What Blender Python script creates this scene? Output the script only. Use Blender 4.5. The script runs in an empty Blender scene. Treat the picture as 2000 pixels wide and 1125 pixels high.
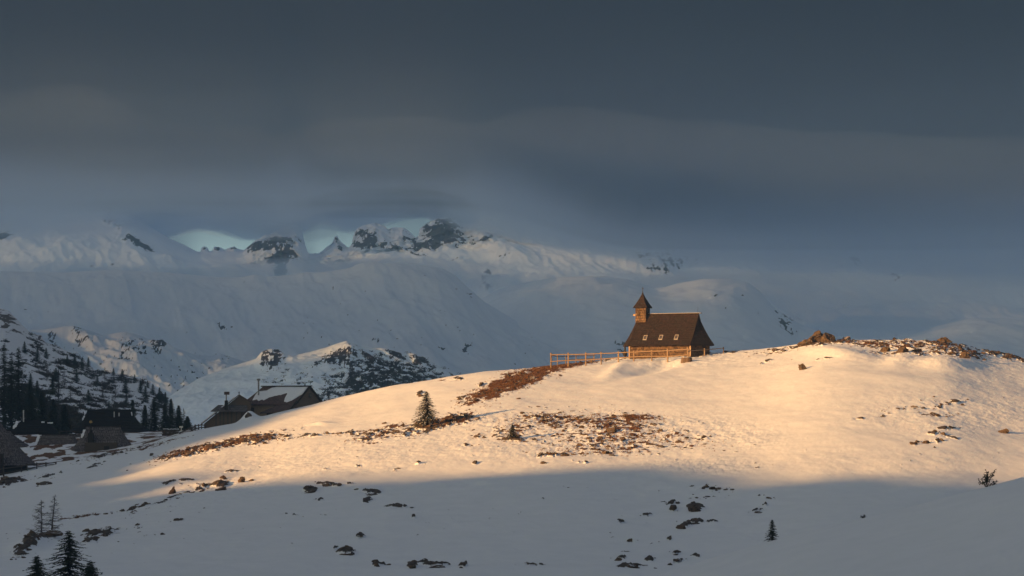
import bpy, bmesh, math, random
import numpy as np
from mathutils import Vector, Matrix

# ------------------------------------------------------------------ camera / world / sun
F = 5600.0; HR = 820.0; CX = 1000.0            # focal length and horizon row in photo pixels
scene = bpy.context.scene
COL = scene.collection
cam_d = bpy.data.cameras.new("camera"); cam = bpy.data.objects.new("camera", cam_d); COL.objects.link(cam)
cam_d.sensor_width = 36.0; cam_d.lens = 36.0 * F / 2000.0
cam_d.shift_y = (HR - 562.5) / 2000.0
cam_d.clip_start = 0.5; cam_d.clip_end = 40000
cam.location = (0, 0, 0); cam.rotation_euler = (math.radians(90), 0, 0)
scene.camera = cam

SUN_AZ = math.radians(55.0)      # direction the light travels to, from +Y towards +X
SUN_EL = math.radians(9.0)
TE = math.tan(SUN_EL)
DH = np.array([math.sin(SUN_AZ), math.cos(SUN_AZ)])       # horizontal travel
EH = np.array([math.cos(SUN_AZ), -math.sin(SUN_AZ)])      # lateral
sd = bpy.data.lights.new("sun", 'SUN'); sun = bpy.data.objects.new("sun", sd); COL.objects.link(sun)
sd.energy = 5.0; sd.angle = math.radians(0.6); sd.color = (1.0, 0.525, 0.18)
dv = Vector((DH[0]*math.cos(SUN_EL), DH[1]*math.cos(SUN_EL), -math.sin(SUN_EL)))
sun.rotation_euler = dv.to_track_quat('-Z', 'Y').to_euler()
sun.location = (-300, -300, 200)

scene.view_settings.view_transform = 'Standard'
scene.view_settings.look = 'None'
scene.view_settings.exposure = 1.75
scene.view_settings.gamma = 1.0
scene.cycles.use_denoising = True
scene.cycles.max_bounces = 6
scene.cycles.volume_bounces = 3
scene.cycles.transparent_max_bounces = 8

world = bpy.data.worlds.new("World"); scene.world = world; world.use_nodes = True
def build_world():
    nt = world.node_tree; N = nt.nodes; L = nt.links
    for n in list(N): N.remove(n)
    out = N.new('ShaderNodeOutputWorld'); bg = N.new('ShaderNodeBackground'); bg.inputs[1].default_value = 0.078
    L.new(bg.outputs[0], out.inputs[0])
    sky = N.new('ShaderNodeTexSky'); sky.sky_type = 'NISHITA'; sky.sun_disc = False
    sky.sun_elevation = SUN_EL; sky.sun_rotation = SUN_AZ + math.pi
    tc = N.new('ShaderNodeTexCoord')
    sep = N.new('ShaderNodeSeparateXYZ'); L.new(tc.outputs['Generated'], sep.inputs[0])
    mp = N.new('ShaderNodeMapping'); mp.inputs['Scale'].default_value = (1, 1, 3.2); L.new(tc.outputs['Generated'], mp.inputs[0])
    nz = N.new('ShaderNodeTexNoise'); nz.inputs['Scale'].default_value = 4.0; nz.inputs['Detail'].default_value = 5
    L.new(mp.outputs[0], nz.inputs['Vector'])
    def mr(sock, a, b, c=0., d=1., smooth=True):
        m = N.new('ShaderNodeMapRange'); m.interpolation_type = 'SMOOTHSTEP' if smooth else 'LINEAR'
        m.inputs[1].default_value = a; m.inputs[2].default_value = b; m.inputs[3].default_value = c; m.inputs[4].default_value = d
        L.new(sock, m.inputs[0]); return m.outputs[0]
    def mul(a, b):
        m = N.new('ShaderNodeMath'); m.operation = 'MULTIPLY'; L.new(a, m.inputs[0])
        if isinstance(b, float): m.inputs[1].default_value = b
        else: L.new(b, m.inputs[1])
        return m.outputs[0]
    def mix(f, a, b, mode='MIX'):
        m = N.new('ShaderNodeMix'); m.data_type = 'RGBA'; m.blend_type = mode
        if isinstance(f, float): m.inputs[0].default_value = f
        else: L.new(f, m.inputs[0])
        for s, v in ((m.inputs[6], a), (m.inputs[7], b)):
            if isinstance(v, tuple): s.default_value = (*v, 1)
            else: L.new(v, s)
        return m.outputs[2]
    cloud = mix(mr(nz.outputs['Fac'], 0.35, 0.65), (0.42, 0.36, 0.37), (0.70, 0.61, 0.605))
    base = mix(mr(nz.outputs['Fac'], 0.40, 0.62, 0.42, 0.90), sky.outputs[0], cloud)
    # the bank of storm cloud in the north, darker than the rest of the sky
    north = mul(mr(sep.outputs['Y'], 0.55, 0.93), mr(sep.outputs['Z'], 0.55, 0.22))
    ngrad = mix(mr(sep.outputs['Z'], 0.17, 0.075), (0.06, 0.115, 0.20), (0.34, 0.47, 0.64))
    base = mix(north, base, ngrad)
    # clear pale strip low over the peaks
    nz2 = N.new('ShaderNodeTexNoise'); nz2.inputs['Scale'].default_value = 22.0; nz2.inputs['Detail'].default_value = 3; L.new(tc.outputs['Generated'], nz2.inputs['Vector'])
    gap = mul(mul(mul(mr(sep.outputs['Y'], 0.94, 0.97), mr(nz2.outputs['Fac'], 0.36, 0.62, 0.1, 1.0)), mr(sep.outputs['Z'], 0.079, 0.053)), mul(mr(sep.outputs['X'], -0.17, -0.12), mr(sep.outputs['X'], 0.0, -0.02)))
    base = mix(gap, base, (1.7, 2.35, 2.3))
    L.new(base, bg.inputs[0])
build_world()

# ------------------------------------------------------------------ helpers
def tag(o, label=None, cat=None, group=None, kind=None):
    if label: o['label'] = label
    if cat: o['category'] = cat
    if group: o['group'] = group
    if kind: o['kind'] = kind
    return o
def empty(name, loc, rz=0.0):
    o = bpy.data.objects.new(name, None); COL.objects.link(o); o.location = loc; o.rotation_euler = (0, 0, rz)
    o.empty_display_size = 0.5
    return o
def P(px, row, Y):
    return ((px-CX)/F*Y, Y, (HR-row)/F*Y)
def sstep(a, b, x):
    t = np.clip((x-a)/(b-a), 0, 1); return t*t*(3-2*t)
def interp(pts, x):
    p = np.array(pts, float); return np.interp(x, p[:, 0], p[:, 1])

_TAB = {}
def smooth_interp(pts, x, sig):
    """np.interp over a curve blurred with a gaussian of sig photo pixels"""
    k = (id(pts), sig)
    if k not in _TAB:
        p = np.array(pts, float); g = np.arange(-6000, 8000, 4.0)
        v = np.interp(g, p[:, 0], p[:, 1]); r = int(sig*3/4)+1
        w = np.exp(-0.5*(np.arange(-r, r+1)*4.0/sig)**2); w /= w.sum()
        _TAB[k] = (g, np.convolve(np.pad(v, r, mode='edge'), w, mode='valid'), pts)
    return np.interp(x, _TAB[k][0], _TAB[k][1])
def _hash(ix, iy, iz, seed):
    with np.errstate(over='ignore'):
        h = (ix.astype(np.uint32)*np.uint32(374761393) + iy.astype(np.uint32)*np.uint32(668265263)
             + iz.astype(np.uint32)*np.uint32(2147483647 - 1 - 77) + np.uint32(seed*1013904223 & 0xffffffff))
        h = (h ^ (h >> np.uint32(13)))*np.uint32(1274126177)
        h = (h ^ (h >> np.uint32(15)))*np.uint32(2246822519)
        h = h ^ (h >> np.uint32(16))
    return h
def gn2(x, y, seed=0):
    """gradient noise, about -1..1"""
    x0 = np.floor(x); y0 = np.floor(y); fx = (x-x0).astype(np.float32); fy = (y-y0).astype(np.float32)
    ix = x0.astype(np.int64); iy = y0.astype(np.int64); z = np.zeros_like(ix)
    u = fx*fx*fx*(fx*(fx*6-15)+10); v = fy*fy*fy*(fy*(fy*6-15)+10)
    def g(a, b):
        h = _hash(ix+a, iy+b, z, seed).astype(np.float32)*np.float32(2*math.pi/4294967296.0)
        return np.cos(h)*(fx-a)+np.sin(h)*(fy-b)
    n00 = g(0, 0); n10 = g(1, 0); n01 = g(0, 1); n11 = g(1, 1)
    return ((n00*(1-u)+n10*u)*(1-v)+(n01*(1-u)+n11*u)*v)*1.5
def fbm(x, y, octv=4, seed=0, gain=0.5, lac=2.03):
    a = 1.0; s = 0.0; tot = 0.0
    for i in range(octv):
        s = s + a*gn2(x+i*17.3, y-i*9.1, seed+i); tot += a; a *= gain; x = x*lac; y = y*lac
    return s/tot
def ridged(x, y, octv=4, seed=0, gain=0.55):
    a = 1.0; s = 0.0; tot = 0.0
    for i in range(octv):
        s = s + a*(1-np.abs(gn2(x+i*7.7, y+i*3.1, seed+i))*1.6); tot += a; a *= gain; x = x*2.07; y = y*2.07
    return s/tot
def n3(p, scale, seed):
    x, y, z = p[:, 0]*scale, p[:, 1]*scale, p[:, 2]*scale
    return (gn2(x+z*0.37+5, y+z*0.81, seed)+gn2(y+x*0.29-3, z+x*0.53, seed+11)+gn2(z-y*0.41, x+y*0.23+9, seed+23))/2.0

# --- materials
MATS = {}
def new_mat(name):
    m = bpy.data.materials.new(name); m.use_nodes = True
    nt = m.node_tree
    b = nt.nodes.get('Principled BSDF'); b.inputs['Roughness'].default_value = 0.9
    b.inputs['Specular IOR Level'].default_value = 0.15
    MATS[name] = m
    return m, nt, b
class NB:
    def __init__(s, nt): s.nt = nt
    def n(s, t, **k):
        x = s.nt.nodes.new(t)
        for a, v in k.items(): setattr(x, a, v)
        return x
    def lk(s, a, b): s.nt.links.new(a, b)
    def noise(s, vec, scale, detail=4, rough=0.55):
        x = s.n('ShaderNodeTexNoise'); x.inputs['Scale'].default_value = scale; x.inputs['Detail'].default_value = detail
        x.inputs['Roughness'].default_value = rough
        if vec is not None: s.lk(vec, x.inputs['Vector'])
        return x.outputs['Fac']
    def mr(s, v, a, b, c=0., d=1.):
        m = s.n('ShaderNodeMapRange'); m.inputs[1].default_value = a; m.inputs[2].default_value = b
        m.inputs[3].default_value = c; m.inputs[4].default_value = d; s.lk(v, m.inputs[0]); return m.outputs[0]
    def math(s, op, a, b=None):
        m = s.n('ShaderNodeMath', operation=op)
        for i, v in enumerate((a, b)):
            if v is None: continue
            if isinstance(v, (int, float)): m.inputs[i].default_value = v
            else: s.lk(v, m.inputs[i])
        return m.outputs[0]
    def mix(s, f, a, b, mode='MIX'):
        m = s.n('ShaderNodeMix', data_type='RGBA', blend_type=mode)
        if isinstance(f, (int, float)): m.inputs[0].default_value = f
        else: s.lk(f, m.inputs[0])
        for sk, v in ((m.inputs[6], a), (m.inputs[7], b)):
            if isinstance(v, tuple): sk.default_value = (*v, 1)
            else: s.lk(v, sk)
        return m.outputs[2]
    def bump(s, h, strength, dist):
        b = s.n('ShaderNodeBump'); b.inputs['Strength'].default_value = strength; b.inputs['Distance'].default_value = dist
        s.lk(h, b.inputs['Height']); return b.outputs[0]

SNOW = (0.62, 0.635, 0.67)       # snow darkened in colour to balance its light against the brighter mountains
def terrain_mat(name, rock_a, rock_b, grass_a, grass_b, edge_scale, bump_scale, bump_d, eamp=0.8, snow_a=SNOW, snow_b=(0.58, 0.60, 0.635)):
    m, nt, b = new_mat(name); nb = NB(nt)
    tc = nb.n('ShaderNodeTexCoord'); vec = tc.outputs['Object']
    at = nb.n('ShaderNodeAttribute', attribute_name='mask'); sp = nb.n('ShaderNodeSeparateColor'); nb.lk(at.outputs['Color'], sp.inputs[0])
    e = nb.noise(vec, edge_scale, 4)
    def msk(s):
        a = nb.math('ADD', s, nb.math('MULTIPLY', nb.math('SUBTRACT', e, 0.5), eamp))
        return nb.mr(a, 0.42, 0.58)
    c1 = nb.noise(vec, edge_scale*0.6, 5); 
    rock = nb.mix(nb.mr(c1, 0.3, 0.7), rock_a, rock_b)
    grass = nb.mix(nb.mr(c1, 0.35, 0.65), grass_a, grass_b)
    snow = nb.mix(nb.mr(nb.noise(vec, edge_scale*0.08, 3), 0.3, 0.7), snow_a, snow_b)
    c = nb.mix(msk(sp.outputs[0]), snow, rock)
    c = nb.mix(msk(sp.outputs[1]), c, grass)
    nb.lk(c, b.inputs['Base Color'])
    h = nb.noise(vec, bump_scale, 5, 0.6)
    nb.lk(nb.bump(h, 0.5, bump_d), b.inputs['Normal'])
    return m
M_HILL = terrain_mat('hill snow', (0.085, 0.064, 0.050), (0.026, 0.021, 0.018), (0.13, 0.058, 0.025), (0.055, 0.027, 0.014), 5.0, 2.2, 0.045, 1.0)
M_MTN = terrain_mat('mountain snow', (0.075, 0.068, 0.064), (0.022, 0.022, 0.026), (0.022, 0.026, 0.022), (0.012, 0.016, 0.016), 0.30, 0.09, 2.2, 1.5, (0.80, 0.90, 0.99), (0.77, 0.87, 0.97))  # snow coloured brighter and bluer, standing in for the mountains' cooler light
M_WOODED = terrain_mat('hillside snow', (0.13, 0.105, 0.09), (0.05, 0.045, 0.045), (0.03, 0.026, 0.020), (0.014, 0.015, 0.014), 1.1, 0.6, 0.4, 1.3)

def simple_mat(name, ca, cb, scale, bumpd=0.0, rough=0.9, snow=False, stretch=None):
    m, nt, b = new_mat(name); nb = NB(nt)
    tc = nb.n('ShaderNodeTexCoord'); vec = tc.outputs['Object']
    if stretch:
        mp = nb.n('ShaderNodeMapping'); mp.inputs['Scale'].default_value = stretch; nb.lk(vec, mp.inputs[0]); vec = mp.outputs[0]
    n = nb.noise(vec, scale, 5, 0.6)
    c = nb.mix(nb.mr(n, 0.3, 0.7), ca, cb)
    if snow:
        g = nb.n('ShaderNodeNewGeometry'); s3 = nb.n('ShaderNodeSeparateXYZ'); nb.lk(g.outputs['Normal'], s3.inputs[0])
        f = nb.math('ADD', s3.outputs[2], nb.math('MULTIPLY', nb.math('SUBTRACT', n, 0.5), 0.9))
        c = nb.mix(nb.mr(f, snow, snow+0.12), c, SNOW)
    nb.lk(c, b.inputs['Base Color']); b.inputs['Roughness'].default_value = rough
    if bumpd: nb.lk(nb.bump(n, 0.7, bumpd), b.inputs['Normal'])
    return m
M_ROCK = simple_mat('limestone boulder', (0.115, 0.080, 0.054), (0.022, 0.017, 0.014), 3.2, 0.25, snow=0.80)
M_ROCKS = simple_mat('bare limestone', (0.115, 0.076, 0.048), (0.022, 0.017, 0.014), 3.2, 0.25, snow=0.97)
M_NEEDLE = simple_mat('needles', (0.018, 0.026, 0.014), (0.035, 0.038, 0.02), 3.0)
M_NEEDLE2 = simple_mat('frosted needles', (0.022, 0.027, 0.015), (0.06, 0.048, 0.030), 4.0)
M_BARK = simple_mat('bark', (0.045, 0.033, 0.026), (0.022, 0.017, 0.015), 6.0)
M_SNOW = simple_mat('settled snow', SNOW, (0.58, 0.60, 0.64), 2.0, 0.02)
M_TWIG = simple_mat('larch twigs', (0.055, 0.040, 0.030), (0.03, 0.022, 0.018), 5.0)
M_SHRUB = simple_mat('dwarf pine', (0.022, 0.024, 0.018), (0.055, 0.036, 0.026), 0.35)
M_GRASS = simple_mat('dry grass', (0.16, 0.078, 0.034), (0.075, 0.036, 0.017), 1.5)
M_RAIL = simple_mat('new fence wood', (0.27, 0.19, 0.125), (0.17, 0.115, 0.075), 8.0, stretch=(1, 1, 5))
M_OLD = simple_mat('weathered fence wood', (0.09, 0.07, 0.055), (0.045, 0.036, 0.03), 8.0)
M_PLANK = simple_mat('plank wall', (0.15, 0.10, 0.07), (0.06, 0.042, 0.030), 9.0, 0.03, stretch=(3, 3, 0.25))
M_PLANKL = simple_mat('pale plank wall', (0.36, 0.25, 0.16), (0.20, 0.135, 0.09), 9.0, 0.03, stretch=(3, 3, 0.25))
M_DARK = simple_mat('dark timber', (0.03, 0.022, 0.018), (0.015, 0.012, 0.011), 6.0)
M_METAL = simple_mat('galvanised pipe', (0.22, 0.22, 0.22), (0.13, 0.12, 0.115), 6.0, rough=0.55)
M_RUST = simple_mat('rusty cowl', (0.10, 0.045, 0.03), (0.055, 0.03, 0.022), 9.0)
M_WHITE = simple_mat('white frame', (0.62, 0.60, 0.56), (0.5, 0.48, 0.45), 7.0)
M_FRAME = simple_mat('grey window frame', (0.27, 0.25, 0.23), (0.19, 0.17, 0.16), 7.0)
M_PIPE = simple_mat('pale pipe', (0.45, 0.45, 0.43), (0.33, 0.33, 0.32), 7.0)
M_IRON = simple_mat('cross iron', (0.04, 0.04, 0.035), (0.02, 0.02, 0.02), 9.0)
def glass_mat():
    m, nt, b = new_mat('window glass'); b.inputs['Base Color'].default_value = (0.06, 0.05, 0.05, 1)
    b.inputs['Roughness'].default_value = 0.12; b.inputs['Specular IOR Level'].default_value = 0.6
    return m
M_GLASS = glass_mat()
def shingle_mat(name, ca, cb, cc, w, h, mortar=(0.012, 0.009, 0.008), moss=None, ms=0.022):
    m, nt, b = new_mat(name); nb = NB(nt)
    uv = nb.n('ShaderNodeUVMap'); uv.uv_map = 'UVMap'
    br = nb.n('ShaderNodeTexBrick'); nb.lk(uv.outputs[0], br.inputs['Vector'])
    br.inputs['Scale'].default_value = 1.0; br.inputs['Brick Width'].default_value = w; br.inputs['Row Height'].default_value = h
    br.inputs['Mortar Size'].default_value = ms; br.inputs['Mortar Smooth'].default_value = 0.3; br.inputs['Bias'].default_value = 0.0
    br.offset = 0.5
    br.inputs['Color1'].default_value = (*ca, 1); br.inputs['Color2'].default_value = (*cb, 1); br.inputs['Mortar'].default_value = (*mortar, 1)
    n = nb.noise(uv.outputs[0], 3.2, 4, 0.75)
    c = nb.mix(nb.mr(n, 0.48, 0.68), br.outputs['Color'], cc)
    n2 = nb.noise(uv.outputs[0], 0.7, 3, 0.6)
    c = nb.mix(nb.mr(n2, 0.35, 0.7, 0.0, 0.45), c, moss or cb)
    nb.lk(c, b.inputs['Base Color'])
    hh = nb.math('ADD', nb.math('MULTIPLY', br.outputs['Fac'], -1.0), nb.math('MULTIPLY', n, 0.8))
    nb.lk(nb.bump(hh, 1.0, 0.05), b.inputs['Normal'])
    return m
M_CHROOF = shingle_mat('chapel roof shingles', (0.022, 0.0125, 0.012), (0.005, 0.0035, 0.0035), (0.050, 0.028, 0.024), 0.42, 0.40, moss=(0.016, 0.016, 0.011))
M_CHWALL = shingle_mat('chapel wall shingles', (0.12, 0.074, 0.042), (0.028, 0.016, 0.010), (0.20, 0.125, 0.07), 0.36, 0.42)
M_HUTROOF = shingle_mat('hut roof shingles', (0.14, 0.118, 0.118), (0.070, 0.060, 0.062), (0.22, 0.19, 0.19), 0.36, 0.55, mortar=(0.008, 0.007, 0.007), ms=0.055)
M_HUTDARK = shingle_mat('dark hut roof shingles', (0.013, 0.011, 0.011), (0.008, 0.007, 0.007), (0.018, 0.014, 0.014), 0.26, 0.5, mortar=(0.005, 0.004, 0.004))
M_LODGE = shingle_mat('lodge roof shingles', (0.12, 0.068, 0.062), (0.055, 0.036, 0.036), (0.16, 0.105, 0.09), 0.26, 0.5, mortar=(0.012, 0.008, 0.008))

# --- meshes
def np_mesh(name, V, quads, mat, parent=None, smooth=True, mask=None, tris=False):
    me = bpy.data.meshes.new(name)
    V = np.ascontiguousarray(V, dtype=np.float32); Q = np.ascontiguousarray(quads, dtype=np.int32)
    k = Q.shape[1]
    me.vertices.add(len(V)); me.vertices.foreach_set('co', V.ravel())
    me.loops.add(Q.size); me.loops.foreach_set('vertex_index', Q.ravel())
    me.polygons.add(len(Q)); me.polygons.foreach_set('loop_start', np.arange(0, Q.size, k, dtype=np.int32))
    me.polygons.foreach_set('loop_total', np.full(len(Q), k, dtype=np.int32))
    me.polygons.foreach_set('use_smooth', np.full(len(Q), smooth))
    me.update(calc_edges=True)
    if mask is not None:
        a = me.color_attributes.new('mask', 'FLOAT_COLOR', 'POINT')
        c = np.ones((len(V), 4), np.float32); c[:, :3] = mask; a.data.foreach_set('color', c.ravel())
    me.materials.append(mat)
    o = bpy.data.objects.new(name, me); COL.objects.link(o)
    if parent: o.parent = parent
    return o
def grid_faces(nr, nc):
    i = np.arange(nr-1)[:, None]*nc + np.arange(nc-1)[None, :]
    i = i.ravel(); return np.stack([i, i+1, i+nc+1, i+nc], 1)

class MB:
    """collects pieces, then links them as one mesh"""
    def __init__(s): s.v = []; s.f = []; s.sm = []
    def add(s, vs, fs, smooth=False):
        o = len(s.v); s.v += [tuple(v) for v in vs]; s.f += [tuple(i+o for i in f) for f in fs]; s.sm += [smooth]*len(fs)
    def box(s, c, size, rz=0.0, rot=None):
        hx, hy, hz = size[0]/2, size[1]/2, size[2]/2
        R = rot if rot is not None else Matrix.Rotation(rz, 3, 'Z')
        vs = [Vector(c)+R @ Vector((x*hx, y*hy, z*hz)) for z in (-1, 1) for y in (-1, 1) for x in (-1, 1)]
        s.add(vs, [(0, 2, 3, 1), (4, 5, 7, 6), (0, 1, 5, 4), (2, 6, 7, 3), (0, 4, 6, 2), (1, 3, 7, 5)])
    def bar(s, a, b, w, h=None):
        a = Vector(a); b = Vector(b); d = b-a; h = h or w
        R = d.to_track_quat('X', 'Z').to_matrix()
        s.box((a+b)/2, (d.length, w, h), rot=R)
    def tube(s, pts, rads, n=7, cap=True, smooth=True):
        pts = [Vector(p) for p in pts]; vs = []
        for i, p in enumerate(pts):
            d = (pts[min(i+1, len(pts)-1)]-pts[max(i-1, 0)]).normalized()
            q = d.to_track_quat('Z', 'Y').to_matrix(); r = rads[i] if hasattr(rads, '__len__') else rads
            for k in range(n):
                t = 2*math.pi*k/n; vs.append(p+q @ Vector((math.cos(t)*r, math.sin(t)*r, 0)))
        fs = []
        for i in range(len(pts)-1):
            for k in range(n): fs.append((i*n+k, i*n+(k+1) % n, (i+1)*n+(k+1) % n, (i+1)*n+k))
        s.add(vs, fs, smooth)
        if cap:
            s.add(vs[:n][::-1], [tuple(range(n))]); s.add(vs[-n:], [tuple(range(n))])
    def build(s, name, mat, parent=None, uv=False):
        me = bpy.data.meshes.new(name); me.from_pydata(s.v, [], s.f)
        me.polygons.foreach_set('use_smooth', s.sm)
        me.update()
        if uv: metre_uv(me)
        me.materials.append(mat)
        o = bpy.data.objects.new(name, me); COL.objects.link(o)
        if parent: o.parent = parent
        return o
def metre_uv(me):
    ul = me.uv_layers.new(name='UVMap')
    for p in me.polygons:
        n = p.normal
        u = Vector((0, 0, 1)).cross(n)
        u = u.normalized() if u.length > 1e-3 else Vector((1, 0, 0))
        v = n.cross(u)
        for li in p.loop_indices:
            c = me.vertices[me.loops[li].vertex_index].co
            ul.data[li].uv = (c.dot(u), c.dot(v))

# ------------------------------------------------------------------ the chapel hill (one height sheet with the village ground behind it)
SKY = [(-3000, 1010), (-400, 975), (0, 925), (110, 903), (200, 889), (270, 872), (350, 848), (400, 837), (440, 829), (480, 823), (510, 816), (566, 800), (600, 791), (650, 780), (750, 758),
       (850, 739), (950, 723), (1050, 715), (1100, 711), (1200, 700), (1280, 693), (1350, 687), (1430, 684), (1500, 680), (1560, 672),
       (1600, 666), (1650, 663), (1750, 664), (1850, 668), (1900, 680), (1960, 692), (2000, 699), (2300, 740), (3500, 850), (6000, 900)]
YC = [(-3000, 420), (0, 425), (300, 436), (640, 452), (1100, 455), (1280, 462), (1400, 458), (1600, 440), (2000, 436), (6000, 430)]
VROW = [(-3000, 875), (0, 851), (150, 849), (300, 846), (400, 838), (640, 828), (6000, 828)]
PP = 1.30
def hill_row(px, Y):
    ys = smooth_interp(SKY, px, 22); yc = smooth_interp(YC, px, 90)
    t = np.clip((yc-Y)/(yc-260), 0, 1)
    return ys+(1125-ys)*t**PP
def row_to_Y(px, row):
    ys = smooth_interp(SKY, px, 22); yc = smooth_interp(YC, px, 90)
    t = np.clip((np.asarray(row, float)-ys)/(1125-ys), 0, 3)**(1/PP)
    return yc-(yc-260)*t
def hill_base(px, Y):
    ys = smooth_interp(SKY, px, 22); yc = smooth_interp(YC, px, 90)
    row = hill_row(px, Y); z = (HR-row)/F*Y
    z260 = (HR-1125)/F*260
    g = (1125-ys)*PP/(yc-260)*260/F-(1125-HR)/F     # slope where the hill passes out of frame
    zE = z260+np.maximum(g, 0.03)*(Y-260)
    zN = -1.8-0.2*Y
    k = 2.0
    zn = np.logaddexp(zE/k, zN/k)*k
    z = np.where(Y < 260, zn+(z260-np.logaddexp(z260/k, (-1.8-52)/k)*k), z)
    zc = (HR-ys)/F*yc
    zv = (HR-smooth_interp(VROW, px, 60))/F*Y
    far = sstep(640, 760, px)
    zt = zv*(1-far)+(zc-14)*far
    s = sstep(0, 1, (Y-yc)/(40+30*far))
    zb = zc*(1-s)+zt*s
    # rounded crest: keeps falling after it
    z = np.where(Y > yc, zb, z)
    dn = sstep(590, 760, Y)
    return z*(1-dn)+(-34.0)*dn

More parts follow.
